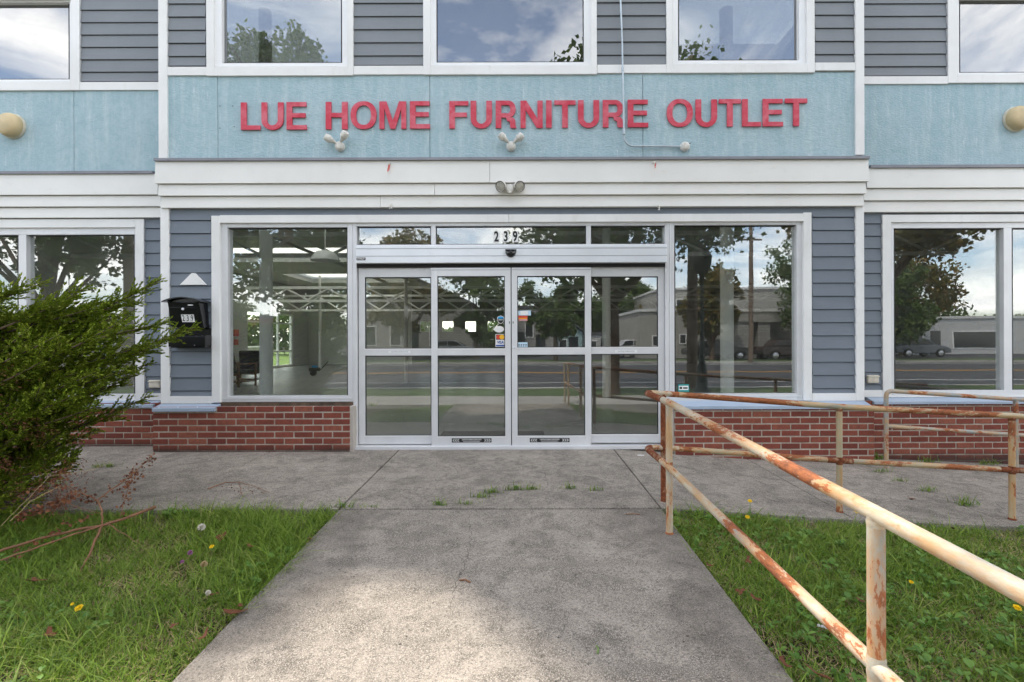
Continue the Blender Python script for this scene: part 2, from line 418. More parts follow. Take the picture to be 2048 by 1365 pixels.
def glass(name, base, ior, tint, wav=0.05, dirt=0.0):
    m = bpy.data.materials.new(name); m.use_nodes = True; t = m.node_tree
    for n in list(t.nodes): t.nodes.remove(n)
    o = t.nodes.new('ShaderNodeOutputMaterial'); tr = t.nodes.new('ShaderNodeBsdfTransparent'); gl = t.nodes.new('ShaderNodeBsdfGlossy')
    tr.inputs[0].default_value = (*tint, 1); gl.inputs['Roughness'].default_value = 0.0; gl.inputs[0].default_value = (0.97,0.985,1,1)
    # Schlick reflectance, the same from both sides of the pane
    ge = t.nodes.new('ShaderNodeNewGeometry'); dt = t.nodes.new('ShaderNodeVectorMath'); dt.operation = 'DOT_PRODUCT'
    t.links.new(ge.outputs['Incoming'], dt.inputs[0]); t.links.new(ge.outputs['Normal'], dt.inputs[1])
    def mth(op, a, b=0.0):
        q = t.nodes.new('ShaderNodeMath'); q.operation = op; q.use_clamp = op == 'MULTIPLY_ADD'
        for i, v in enumerate((a, b)):
            if isinstance(v, (int, float)): q.inputs[i].default_value = v
            else: t.links.new(v, q.inputs[i])
        return q
    ab = mth('ABSOLUTE', dt.outputs['Value']); om = mth('SUBTRACT', 1.0, ab.outputs[0]); pw = mth('POWER', om.outputs[0], 5.0)
    f0 = base+((ior-1)/(ior+1))**2
    ad = mth('MULTIPLY_ADD', pw.outputs[0], 1-f0); ad.inputs[2].default_value = f0
    mxs = t.nodes.new('ShaderNodeMixShader'); t.links.new(ad.outputs[0], mxs.inputs[0])
    t.links.new(tr.outputs[0], mxs.inputs[1]); t.links.new(gl.outputs[0], mxs.inputs[2])
    tc = t.nodes.new('ShaderNodeTexCoord'); nz = t.nodes.new('ShaderNodeTexNoise'); nz.inputs['Scale'].default_value = 1.6; nz.inputs['Detail'].default_value = 1
    t.links.new(tc.outputs['Object'], nz.inputs['Vector'])
    bp = t.nodes.new('ShaderNodeBump'); bp.inputs['Strength'].default_value = wav; bp.inputs['Distance'].default_value = 0.02
    t.links.new(nz.outputs['Fac'], bp.inputs['Height']); t.links.new(bp.outputs[0], gl.inputs['Normal'])
    last = mxs.outputs[0]
    if dirt:
        df = t.nodes.new('ShaderNodeBsdfDiffuse'); df.inputs[0].default_value = (0.5,0.5,0.46,1)
        n2 = t.nodes.new('ShaderNodeTexNoise'); n2.inputs['Scale'].default_value = 7; n2.inputs['Detail'].default_value = 7
        t.links.new(tc.outputs['Object'], n2.inputs['Vector'])
        rr = t.nodes.new('ShaderNodeValToRGB'); rr.color_ramp.elements[0].position = 0.35; rr.color_ramp.elements[0].color = (dirt*.5,)*3+(1,)
        rr.color_ramp.elements[1].position = 0.8; rr.color_ramp.elements[1].color = (dirt*2,)*3+(1,)
        t.links.new(n2.outputs['Fac'], rr.inputs[0])
        m2 = t.nodes.new('ShaderNodeMixShader'); t.links.new(rr.outputs[0], m2.inputs[0]); t.links.new(last, m2.inputs[1]); t.links.new(df.outputs[0], m2.inputs[2])
        last = m2.outputs[0]
    t.links.new(last, o.inputs[0]); return m
M['glass'] = glass('storefront_glass', 0.075, 1.5, (0.95,0.97,0.955), 0.03, 0.02)
M['glass_up'] = glass('upper_window_glass', 0.17, 1.6, (0.28,0.3,0.31), 0.05, 0.03)
k = NM('added_translucent_panel', 0.6); tl = k.n('ShaderNodeBsdfTranslucent'); tl.inputs[0].default_value = (.80,.81,.78,1)
k.l(tl.outputs[0], k.out.inputs[0]); M['added_rooflight'] = k.m  # for roof panels added to brighten the shop interior
M['glass_far2'] = glass('hazy_rear_glass', 0.05, 1.5, (0.9,0.92,0.88), 0.02, 0.03)
M['glass_far'] = plain('dark_window_pane', (0.03,0.035,0.04), 0.1, 0, 0.1, spec=0.8)

def leafmat(name, stops, rough=0.6, trans=0.25):
    k = NM(name, rough, spec=0.3)
    isl = k.island()
    c = k.ramp(k.math('ADD', k.math('MULTIPLY', isl, 0.7), k.math('MULTIPLY', k.noise(1.2, 3), 0.35)), stops)
    k.color(c)
    tl = k.n('ShaderNodeBsdfTranslucent'); k.l(c, tl.inputs[0])
    ms = k.n('ShaderNodeMixShader'); ms.inputs[0].default_value = trans
    k.l(k.b.outputs[0], ms.inputs[1]); k.l(tl.outputs[0], ms.inputs[2]); k.l(ms.outputs[0], k.out.inputs[0])
    return k.m
M['grass'] = leafmat('lawn_grass', [(0.08,(0.055,0.112,0.011)), (0.45,(0.142,0.238,0.024)), (0.78,(0.25,0.355,0.046)), (0.95,(0.38,0.35,0.13))], 0.55, 0.35)
M['weedleaf'] = leafmat('broadleaf_weed', [(0.1,(0.07,0.155,0.025)), (0.6,(0.125,0.235,0.04)), (0.95,(0.20,0.33,0.07))], 0.5, 0.3)
M['juniper'] = leafmat('juniper_needles', [(0.1,(0.20,0.30,0.03)), (0.5,(0.42,0.55,0.055)), (0.8,(0.56,0.66,0.10)), (0.98,(0.66,0.70,0.18))], 0.6, 0.5)
M['deadleaf'] = leafmat('brown_dead_leaf', [(0.1,(0.07,0.025,0.014)), (0.6,(0.16,0.060,0.03)), (0.95,(0.30,0.13,0.06))], 0.8, 0.15)
M['treeleaf'] = leafmat('tree_leaves', [(0.1,(0.045,0.09,0.015)), (0.5,(0.075,0.13,0.025)), (0.9,(0.13,0.17,0.035))], 0.55, 0.3)
M['treeleaf_b'] = leafmat('turning_tree_leaves', [(0.1,(0.08,0.09,0.02)), (0.5,(0.14,0.13,0.03)), (0.9,(0.26,0.15,0.04))], 0.55, 0.3)
M['bark'] = plain('tree_bark', (0.11,0.075,0.05), 0.9, 0, 0.35, 12, 0.8, 25)
M['twig'] = plain('reddish_dead_twig', (0.20,0.095,0.05), 0.75, 0, 0.3, 14, 0.4)
M['straw'] = plain('pale_straw', (0.42,0.31,0.17), 0.8, 0, 0.2)
M['yellow'] = plain('dandelion_yellow', (0.85,0.60,0.01), 0.6, 0, 0.1, 60)
M['puff'] = plain('seed_fluff', (0.62,0.58,0.50), 0.9, 0, 0.1, 60)
M['clover'] = plain('clover_pink', (0.36,0.14,0.30), 0.8, 0, 0.2, 80)
M['stem'] = plain('green_stem', (0.14,0.22,0.06), 0.7)
# ------------------------------------------------------------------ ground heights
YJ = -1.86
def ramp(X):
    if X < 1.05: return 0.0
    if X < 2.5: return -0.065*(X-1.05)
    return -0.094-0.045*(X-2.5)
def slab_z(X, Y): return 0.03*min(1.0, max(0.0, (Y-YJ)/1.74)) + ramp(X)
def walk_z(Y): return -0.031*max(0.0, YJ-Y)
def lawn_z(X, Y): return -0.035+ramp(X)*(1 if X > 0 else 0)-0.031*max(0.0, YJ-Y)

# ------------------------------------------------------------------ setting: ground sheets
def sheet(name, x0, x1, y0, y1, z, mat, thick=None):
    mb = MB(); mb.box(x0, x1, y0, y1, z-(thick or 0.05), z); o = mb.build(name, mat); tag(o, kind='structure'); return o
def slab(name, pts_fn, x0, x1, y0, y1, mat, nx=1, ny=1, th=0.12, label=None):
    mb = MB(); vs = []; fs = []
    for j in range(ny+1):
        for i in range(nx+1):
            X = x0+(x1-x0)*i/nx; Y = y0+(y1-y0)*j/ny
            vs.append((X, Y, pts_fn(X, Y)))
    n0 = len(vs)
    vs += [(v[0], v[1], v[2]-th) for v in vs]
    w = nx+1
    for j in range(ny):
        for i in range(nx):
            a = j*w+i; fs.append((a, a+1, a+1+w, a+w)); fs.append((a+n0, a+w+n0, a+1+w+n0, a+1+n0))
    for i in range(nx):
        fs.append((i, i+n0, i+1+n0, i+1)); b = ny*w+i; fs.append((b, b+1, b+1+n0, b+n0))
    for j in range(ny):
        a = j*w; fs.append((a, a+w, a+w+n0, a+n0)); b = a+nx; fs.append((b, b+n0, b+w+n0, b+w))
    mb.add(vs, fs); o = mb.build(name, mat, bevel=0.008); tag(o, kind='structure'); return o
G = 0.007
slab('entrance_landing', slab_z, -1.35+G, 1.05-G, YJ+.016, 0.0, M['conc_broom'])
slab('walkway', lambda X, Y: walk_z(Y), -1.34, 1.047, -4.75, YJ-.016, M['conc'], 1, 2)
mb = MB(); mb.box(-1.33, 1.04, YJ-.0155, YJ+.0155, -.09, -.016); tag(mb.build('joint_filler', M['dark']), kind='structure')
slab('side_path', slab_z, -2.75+G*.5, -1.35-G*.6, YJ+G, -0.0, M['conc_broom'])
slab('side_path', slab_z, -4.09+G, -2.75-G*.5, YJ+G, -0.0, M['conc_broom'])
slab('side_path', lambda X, Y: slab_z(X, Y)-0.003, -12, -4.09-G, YJ+0.02, 0.25, M['conc_broom'])
slab('ramp_path', slab_z, 1.05+G*.6, 2.5-G*.5, YJ+G, 0.0, M['conc_broom'])
slab('ramp_path', slab_z, 2.5+G*.5, 3.7-G, YJ+G, 0.0, M['conc_broom'])
slab('ramp_path', lambda X, Y: slab_z(X, Y)-0.004, 3.7+G, 12, YJ+0.02, 0.25, M['conc_broom'], 3, 1)
# soil under everything near, then the wider ground
mb = MB()
for (x0, x1) in ((-14,-1.34),(1.047,14)):
    xs = np.linspace(x0, x1, 20)
    for i in range(19):
        a, b = xs[i], xs[i+1]
        q = [(a,-6.9),(b,-6.9),(b,0.5),(a,0.5)]
        mb.add([(x, y, lawn_z(x, y)-0.02-(0.12 if y > -1 else 0)) for x, y in q], [(0,1,2,3)])
mb.box(-1.36, 1.07, -6.9, 0.5, -0.5, -0.17)
tag(mb.build('lawn_soil', M['soil']), kind='structure')
sheet('sidewalk', -40, 40, -6.35, -4.76, -0.115, M['conc_street'], 0.2)
sheet('side_lawn', -60, -11.6, 0.5, 60, -0.30, M['side_turf'] if 'side_turf' in M else plain('side_turf', (0.16,0.24,0.05), 0.95, 0, 0.3, 2, 0.6, 30), 0.2)
sheet('ground', -300, 300, -300, 300, -0.62, M['soil'])
gv = plain('verge_turf', (0.07,0.11,0.03), 0.95, 0, 0.35, 4, 0.6, 30)
sheet('verge', -60, 60, -8.4, -6.36, -0.14, gv, 0.3)
sheet('kerb', -60, 60, -8.56, -8.405, -0.13, M['conc_street'], 0.3)
sheet('road', -90, 90, -25.5, -8.565, -0.30, M['asphalt'], 0.25)
sheet('kerb', -60, 60, -25.66, -25.505, -0.15, M['conc_street'], 0.3)
sheet('far_verge', -60, 60, -28, -25.665, -0.14, gv, 0.3)
sheet('parking_lot', -90, 90, -62, -28.005, -0.20, M['asphalt'], 0.25)
mb = MB()
for (y, w) in ((-10.3,0.12),(-12.2,0.12),(-24.4,0.14)): mb.box(-60, 60, y-w/2, y+w/2, -0.30, -0.294)
for i in range(9): mb.box(-9-i*0.9, -8.5-i*0.9, -12.0, -10.5, -0.30, -0.294)
tag(mb.build('road_markings', M['line_w']), kind='structure')
mb = MB()
for y in (-17.6,-17.9): mb.box(-60, 60, y-0.06, y+0.06, -0.30, -0.294)
tag(mb.build('road_centre_lines', M['line_y']), kind='structure')
# fine cracks in the walkway and landing (thin ribbons just above the slab)
def crack(pts, w, zf):
    mb = MB(); P = []
    rnd = random.Random(len(pts)*7+int(pts[0][0]*100))
    for i in range(len(pts)-1):
        a = Vector((*pts[i],0)); b = Vector((*pts[i+1],0)); n = max(2, int((b-a).length/0.03))
        for j in range(n):
            p = a.lerp(b, j/n); P.append((p.x+rnd.uniform(-.012,.012), p.y+rnd.uniform(-.008,.008)))
    vs = []; fs = []
    for i, (x, y) in enumerate(P):
        t = w*(0.35+0.65*rnd.random())*math.sin(math.pi*(i+0.5)/len(P))**0.4
        vs += [(x-t, y, zf(x-t,y)+0.0012), (x+t, y, zf(x+t,y)+0.0012)]
    for i in range(len(P)-1): fs.append((2*i, 2*i+1, 2*i+3, 2*i+2))
    mb.add(vs, fs); tag(mb.build('pavement_crack', M['dark']), kind='structure')
def gpt(px, py, slope=True):
    # ground point on the walkway (or landing) seen at a photo pixel
    c = F*H/(py-VY)
    for _ in range(12):
        z = walk_z(c-D) if c < D+YJ else 0.03*(c-D-YJ)/1.74
        c = F*(H-z)/(py-VY)
    return ((px-VX)/F*c, c-D)
wz = lambda x, y: walk_z(y)
crack([gpt(*p) for p in ((937,1030),(941,1080),(925,1140),(905,1180),(903,1215),(897,1240))], 0.0018, wz)
crack([gpt(*p) for p in ((905,1245),(912,1270),(915,1300),(922,1330))], 0.0014, wz)
crack([gpt(*p) for p in ((1084,930),(1092,960),(1098,1000))], 0.0016, slab_z)

# ------------------------------------------------------------------ the building
W = 0.32                                  # wings stand this far behind the middle bay
B = empty('furniture_store', (0, 0, 0), 0, 'two storey furniture shop with slate siding, teal band, white trim and brick base', 'shop building')

def ring(mb, o, i, Yf, Yb, mi=0):          # o, i: (x0, x1, y0, y1) in photo pixels at plane Yf
    mb.px(o[0], i[0], o[2], o[3], Yf, Yb, mi); mb.px(i[1], o[1], o[2], o[3], Yf, Yb, mi)
    if i[2] > o[2]: mb.px(i[0], i[1], o[2], i[2], Yf, Yb, mi)
    if o[3] > i[3]: mb.px(i[0], i[1], i[3], o[3], Yf, Yb, mi)
def wall_cells(mb, x0, x1, z0, z1, holes, Y0, Y1):
    xs = sorted({x0, x1, *[h[0] for h in holes], *[h[1] for h in holes]}); zs = sorted({z0, z1, *[h[2] for h in holes], *[h[3] for h in holes]})
    xs = [x for x in xs if x0 <= x <= x1]; zs = [z for z in zs if z0 <= z <= z1]
    for a, b in zip(xs, xs[1:]):
        run = None
        for c, d in zip(zs, zs[1:]):
            m = ((a+b)/2, (c+d)/2)
            solid = not any(h[0] < m[0] < h[1] and h[2] < m[1] < h[3] for h in holes)
            if solid: run = [run[0], d] if run else [c, d]
            if (not solid or d == zs[-1]) and run:
                mb.box(a, b, Y0, Y1, run[0], run[1]); run = None
def hole(x0, x1, y0, y1, Y): return (PX(x0,Y), PX(x1,Y), PZ(y1,Y), PZ(y0,Y))
TOPY = -110
XL, XR = PX(318,0), PX(1730,0)
mb = MB()
wall_cells(mb, XL+0.01, XR-0.01, -0.3, 6.56, [hole(440,1608,445,950,0.02)]+[hole(a,b,TOPY,131,0.02) for a, b in ((431,695),(862,1182),(1349,1616))], 0.02, 0.22)
mb.build('bay_wall', M['siding'], B)
mb = MB()
wall_cells(mb, -11.2, XL+0.005, -0.3, 8.0, [hole(-120,275,462,790,W+.02), hole(-260,143,TOPY,160,W+.02)], W+0.02, W+0.2)  # left wing wall carried up out of view to block sun from the lawn
wall_cells(mb, XR-0.005, 11.2, -0.3, 6.56, [hole(1783,2290,455,787,W+.02), hole(1918,2300,TOPY,152,W+.02)], W+0.02, W+0.2)
mb.build_each('wing_wall', M['siding'], B)

def lap(name, x0, x1, y0, y1, Y, phase, sp, mat):
    # lapped boards: x in px, y in px at plane Y; phase = y of one shadow line; sp = spacing px
    mb = MB(); X0, X1 = PX(x0,Y), PX(x1,Y); rnd = random.Random(int(x0*3+y0))
    k = math.floor((y0-phase)/sp); 
    while phase+k*sp < y1:
        ya, yb = max(y0, phase+k*sp), min(y1, phase+(k+1)*sp)
        if yb-ya > 0.8:
            zt, zb = PZ(ya,Y), PZ(yb,Y)
            full = (phase+k*sp >= y0)
            top = zt-(0.007 if full else 0); j = rnd.uniform(-0.001, 0.001)
            mb.add([(X0,Y-.017+j,zb),(X1,Y-.017+j,zb),(X1,Y-.003,top),(X0,Y-.003,top),(X0,Y+.019,zb),(X1,Y+.019,zb),(X1,Y+.019,top),(X0,Y+.019,top)],
                   [(0,1,2,3),(4,7,6,5),(0,4,5,1),(3,2,6,7),(0,3,7,4),(1,5,6,2)])
        k += 1
    mb.build(name, mat, B)
for a, b, ya, yb in ((336,414,-300,131),(708,849,-300,131),(1195,1335,-300,131),(1631,1713,-300,128)):
    lap('siding', a, b, ya, yb, 0, 33.3, 26.2, M['siding_up'])
lap('siding', 336, 424, 417, 791, 0, 465.5, 26.15, M['siding'])
lap('siding', 424, 1624, 415, 431, 0, 465.5, 52, M['siding'])
lap('siding', 1624, 1714, 411, 789, 0, 462.8, 26.3, M['siding'])
lap('siding', 161, 330, -300, 162, W, 19.0, 24.75, M['siding_up'])
lap('siding', 1720, 1899, -300, 155, W, 11.0, 25.1, M['siding_up'])
lap('siding', 288, 335, 434, 786, W, 455.0, 24.65, M['siding'])
lap('siding', 1718, 1767, 427, 783, W, 450.0, 24.7, M['siding'])

# stucco band panels with fine joints
js = [336, 437, 861, 1287, 1713]
for a, b in zip(js, js[1:]):
    mb = MB(); mb.px(a+0.5, b-0.5, 149 if a < 1200 else 147, 318, -0.008, 0.019); mb.build('stucco_panel', M['stucco'], B, bevel=0.002)
for a, b in ((-300,149),(149,330)):
    mb = MB(); mb.px(a+.5, b-.5, 177, 343, W-.008, W+.019); mb.build('stucco_panel', M['stucco'], B, bevel=0.002)
mb = MB(); mb.px(1720, 2360, 169, 334, W-.008, W+.019); mb.build('stucco_panel', M['stucco'], B, bevel=0.002)
# corner boards, bands
mb = MB()
mb.px(318, 335.5, -300, 317, -0.03, W+.01); mb.px(1713, 1730.5, -300, 312, -0.03, W+.01)
mb.px(321, 338, 414, 806, -0.03, W+.01); mb.px(1712.5, 1729, 410, 804, -0.03, W+.01)
mb.build_each('corner_board', M['trim'], B, bevel=0.004)
mb = MB()
for a, b, y0, y1 in ((335.7,414,132,149),(708.5,848,131,148.5),(1196,1335,130,147),(1632,1712.8,127,143)): mb.px(a, b, y0, y1, -0.026, 0.018)
mb.px(338.2, 423, 791, 806, -0.026, 0.018); mb.px(1624.5, 1712.3, 789, 804, -0.026, 0.018)
mb.px(161, 330, 162, 178, W-.026, W+.018); mb.px(1720, 1898, 155, 170.5, W-.026, W+.018)
mb.px(288.3, 335, 785, 799, W-.026, W+.018); mb.px(1718, 1766, 783, 797, W-.026, W+.018)
mb.build_each('band_board', M['trim'], B, bevel=0.003)
# canopy: flashing and three lapped fascia boards, in pieces with butt joints
mb = MB(); mb.box(PX(308.5,-.1), PX(1741,-.1), -0.105, 0.015, PZ(320,-.1), PZ(314.5,-.1)); mb.build_each('flashing', M['flash'], B, bevel=0.002)
mb = MB(); mb.px(-300, 306, 339.5, 345, W-.09, W+.015); mb.px(1743, 2360, 332, 338, W-.09, W+.015); mb.build_each('flashing', M['flash'], B, bevel=0.002)
def fascia(segs, y0, y1, Yf, Yb, tilt=0.012):
    for a, b in segs:
        mb = MB(); X0, X1 = PX(a,Yf), PX(b,Yf); zt, zb = PZ(y0,Yf), PZ(y1,Yf)
        mb.add([(X0,Yf,zb),(X1,Yf,zb),(X1,Yf+tilt,zt),(X0,Yf+tilt,zt),(X0,Yb,zb),(X1,Yb,zb),(X1,Yb,zt),(X0,Yb,zt)],
               [(0,1,2,3),(4,7,6,5),(0,4,5,1),(3,2,6,7),(0,3,7,4),(1,5,6,2)])
        mb.build('fascia_board', M['cream'], B, bevel=0.002)
fascia([(310,980.2),(980.8,1739.5)], 320.5, 365, -0.09, 0.015)
fascia([(316.5,869.7),(870.4,1734)], 367, 389.5, -0.075, 0.015)
fascia([(321.5,760.7),(761.4,1729.5)], 391.5, 414, -0.055, 0.015)
fascia([(-300,316)], 345.5, 387, W-.08, W+.012); fascia([(1735,2360)], 338.5, 378, W-.08, W+.012)
fascia([(-300,322)], 389, 410.5, W-.065, W+.012); fascia([(1729,2360)], 380, 403, W-.065, W+.012)
fascia([(-300,326)], 412.5, 433, W-.05, W+.012); fascia([(1725,2360)], 405, 426.5, W-.05, W+.012)

# --- windows
def window(name, outer, step, glass, Y, mats=('trim','vinyl','glass_up'), mull=(), gl=None):
    t = MB(); ring(t, outer, step, Y-.03, Y+.018)
    w = t.build(name, M[mats[0]], B, bevel=0.003)
    f = MB(); ring(f, step, glass, Y-.006, Y+.10)
    for a, b in mull: f.px(a, b, glass[2], glass[3], Y-.004, Y+.10)
    f.build('window_frame', M[mats[1]], w, bevel=0.002)
    panes = []; x = glass[0]
    for a, b in mull: panes.append((x, a)); x = b
    panes.append((x, glass[1]))
    g = MB()
    for a, b in panes: ring(g, (a, b, glass[2], glass[3]), (a+2.2, b-2.2, glass[2]+2.4, glass[3]-1.2), Y+.03, Y+.07)
    g.build('gasket', M['gasket'], w)
    for a, b in panes:
        p = MB(); p.box(PX(a,Y)+.002, PX(b,Y)-.002, Y+.045, Y+.051, PZ(glass[3],Y), PZ(glass[2],Y)); p.build('glass_pane', M[mats[2]], w)
    return w
window('upper_window', (414,708,TOPY-17,150), (429,696,TOPY,132), (445,686,TOPY+8,125), 0)
window('upper_window', (848,1195.5,TOPY-17,149), (862,1184,TOPY,131), (874,1170,TOPY+8,125), 0)
window('upper_window', (1335,1631.5,TOPY-17,147), (1347,1616,TOPY,129), (1358,1600,TOPY+8,122.5), 0)
window('upper_window', (-300,160.5,-20,178), (-282,143,-3,160), (-275,141,2,156.5), W)
window('upper_window', (1898,2360,-22,168.5), (1917,2343,-5,152), (1920,2335,-1,148.5), W)
window('shopfront_window', (-220,288,436,806), (-205,271,453,798), (-200,270,467,786), W, ('trim','alu','glass'), ((37.5,53),))
window('shopfront_window', (1766,2360,432,797), (1783,2345,447,796.5), (1788,2340,459,783.5), W, ('trim','alu','glass'), ((2008,2024),))
# middle shopfront: casing across the head and down both sides
mb = MB()
mb.px(423, 440, 430, 804, -0.03, 0.018); mb.px(1608, 1624, 427, 803.5, -0.03, 0.018)
for a, b in ((440,1018),(1018.6,1608)): mb.px(a, b, 429, 444.5, -0.03, 0.018)
mb.build('shopfront_casing', M['trim'], B, bevel=0.003)
def shop_pane(x0, x1, gx0, gx1, gy0, gy1, y0=445, y1=803):
    f = MB(); ring(f, (x0,x1,y0,y1), (gx0,gx1,gy0,gy1), 0.0, 0.11)
    w = f.build('shopfront_window', M['alu'], B, bevel=0.003)
    g = MB(); ring(g, (gx0,gx1,gy0,gy1), (gx0+2,gx1-1.5,gy0+3,gy1-1), 0.035, 0.075); g.build('gasket', M['gasket'], w)
    p = MB(); p.box(PX(gx0,0)+.002, PX(gx1,0)-.002, .05, .056, PZ(gy1,0), PZ(gy0,0)); p.build('glass_pane', M['glass'], w)
    s = MB(); s.px(x0+3, x1-3, gy1+4, gy1+6, -0.004, 0.001); s.px(x0+1.5, x0+3, gy0-4, gy1+5, -0.004, 0.001)
    s.build_each('glazing_bead', M['alu_head'], w)
    return w
wl = shop_pane(440.3, 705.8, 455.5, 695.5, 453.7, 790.7)
wr = shop_pane(1339, 1607.8, 1349, 1594, 451.5, 789)
st = MB(); st.px(1356, 1378, 770, 785, 0.0462, 0.0492); so_ = st.build('alarm_sticker', M['st_teal'], wr)
st = MB(); st.px(1357.5, 1376.5, 773, 781.5, 0.0452, 0.0461); st.build('alarm_sticker', M['white'], wr)
st = MB(); st.px(1359, 1364, 775.2, 779.5, 0.0446, 0.0451); st.px(1366, 1375, 776, 779, 0.0446, 0.0451); st.build('sticker_print', M['ink'], wr)
# rotted sill under the left pane; sills; brick
mb = MB(); mb.px(440, 705, 804, 811.5, -0.02, 0.2); mb.build('timber_sill', M['rot_wood'], B)
def sill(x0, x1, yb, yt, yf, Y, bx0=None, bx1=None):
    X0, X1 = PX(x0,Y-.15), PX(x1,Y-.15); zb = PZ(yb,Y-.03); zt = PZ(yt,Y-.15); zf = PZ(yf,Y-.15)
    XB0 = X0 if bx0 is None else PX(bx0,Y-.03); XB1 = X1 if bx1 is None else PX(bx1,Y-.03)
    mb = MB(); mb.add([(X0,Y-.15,zf),(X1,Y-.15,zf),(X1,Y-.15,zt),(X0,Y-.15,zt),(XB0,Y+.01,zf),(XB1,Y+.01,zf),(XB1,Y+.01,zb+.006),(XB0,Y+.01,zb+.006)],
           [(0,1,2,3),(4,7,6,5),(0,4,5,1),(3,2,6,7),(0,3,7,4),(1,5,6,2)])
    mb.build('metal_sill', M['sill'], B, bevel=0.003)
sill(303, 428, 806.5, 815, 822, 0, None, 440); sill(1338, 1744, 804, 814, 820.5, 0, 1338, 1731)
sill(-250, 281, 798, 808, 814, W); sill(282, 306, 799.5, 808, 814, W)
sill(1748, 2380, 797, 806, 811.5, W)
def bricks(name, X0, X1, Yf, ztop, zbot, off=0.0, ml=0.2124, mh=0.0704, sfx=''):
    mb = MB(); j = 0.0145; z = ztop; r = 0; rnd = random.Random(int(X0*100))
    while z > zbot:
        x = X0+off-(ml/2 if r % 2 else 0)-ml
        while x < X1:
            a, b = max(X0, x), min(X1, x+ml-j)
            if b-a > 0.02:
                d = rnd.uniform(-.0022,.0022); mb.box(a, b, Yf+d, Yf+0.03, z-mh+j+rnd.uniform(-.0012,.0012), z+rnd.uniform(-.0012,.0012))
            x += ml
        z -= mh; r += 1
    o = mb.build(name, M['brick'+sfx], B, bevel=0.003, seg=1)
    m2 = MB(); m2.box(X0+.002, X1-.002, Yf+.0055, Yf+.14, zbot-.1, ztop-.006); m2.build('mortar', M['mortar'+sfx], o)
YB = -0.12
bricks('brick_base', PX(305,YB), PX(698,YB), YB, PZ(812.5,YB), -0.1, 0.07)
bricks('brick_base', PX(1349,YB), PX(1748,YB), YB, PZ(812.5,YB), -0.38, 0.115, sfx='_low')
bricks('brick_base', -11.2, XL+.01, W+YB, 0.528, -0.15, 0.11)
bricks('brick_base', XR-.01, 11.2, W+YB, 0.528, -0.75, 0.05, sfx='_low')
mb = MB(); mb.px(698.5, 706.5, 812, 905, YB+.02, 0.1); mb.px(1340, 1348.5, 812, 905, YB+.02, 0.1); mb.build_each('concrete_jamb', M['jamb_concrete'], B, bevel=0.004)
mb = MB(); mb.box(PX(305,YB)+.01, PX(698,YB), -0.02, 0.2, -.2, PZ(812.5,0)); mb.box(PX(1349,YB), PX(1730,0), -0.02, 0.2, -.4, PZ(806,0)); mb.build_each('base_backing', M['mortar'], B)

# --- sliding door assembly
mb = MB()
mb.px(706, 713.8, 445, 902, -0.002, 0.14); mb.px(1331, 1338.8, 445, 902, -0.002, 0.14)
mb.px(713.8, 1331, 445, 452, 0.0, 0.11); mb.px(713.8, 1331, 489, 492, 0.0, 0.11)
mb.px(862.6, 872, 452, 489, 0.0, 0.11); mb.px(1173.3, 1182.5, 452, 489, 0.0, 0.11)
mb.build('door_frame', M['alu'], B, bevel=0.003)
for a, b in ((713.8,862.6),(872,1173.3),(1182.5,1331)):
    g = MB(); ring(g, (a,b,452,489), (a+1.5,b-1.5,454.5,488), 0.03, 0.07); t_ = g.build('transom_window', M['gasket'], B)
    p = MB(); p.box(PX(a,0)+.002, PX(b,0)-.002, .046, .052, PZ(489,0), PZ(452,0)); p.build('glass_pane', M['glass'], t_)
    if a > 860 and a < 880:
        for i, ch in enumerate('239'):
            cx = 993.5+i*18.7
            c = MB(); c.px(cx-6.2, cx+6.2, 463.2-.2*i, 485-.2*i, 0.0435, 0.0455); c.build('number_card', M['white'], t_)
            text_obj('digit', ch, 0.158, (PX(cx,0.043), 0.0425, PZ(474.2-.2*i,0.043)-.001), M['ink'], t_, 0.0004, 0.005, 0.66)
hd = MB(); hy = -0.06
hd.box(PX(712,hy), PX(1335,hy), hy, 0.12, PZ(526,hy), PZ(490.5,hy)); 
h_o = hd.build('door_header', M['alu_head'], B, bevel=0.006)
s = MB(); s.px(712.2, 1334.8, 496.5, 497.5, hy-.002, hy+.002); s.px(712.2,1334.8,511.5,512.3,hy-.002,hy+.002); s.build_each('header_groove', M['flash'], h_o)
s = MB(); s.px(713.2, 731.4, 514.6, 519.8, hy-.003, hy+.001); s.build('maker_badge', M['ink'], h_o, bevel=0.001)
text_obj('badge_lettering', 'STANLEY', 0.021, (PX(722.3,hy), hy-.0036, PZ(517.3,hy)), M['white'], h_o, 0.0002, 0.0006, 1.0)
s = MB(); s.box(PX(714,0), PX(1331,0), 0.0, 0.12, PZ(534.5,0), PZ(526,0)); s.build('header_gap_shade', M['dark'], B)  # dark strip standing in for the shaded gap under the header
th = MB(); th.px(706, 1341, 893, 900, -0.05, 0.16); th.build('threshold', M['alu'], B, bevel=0.004)
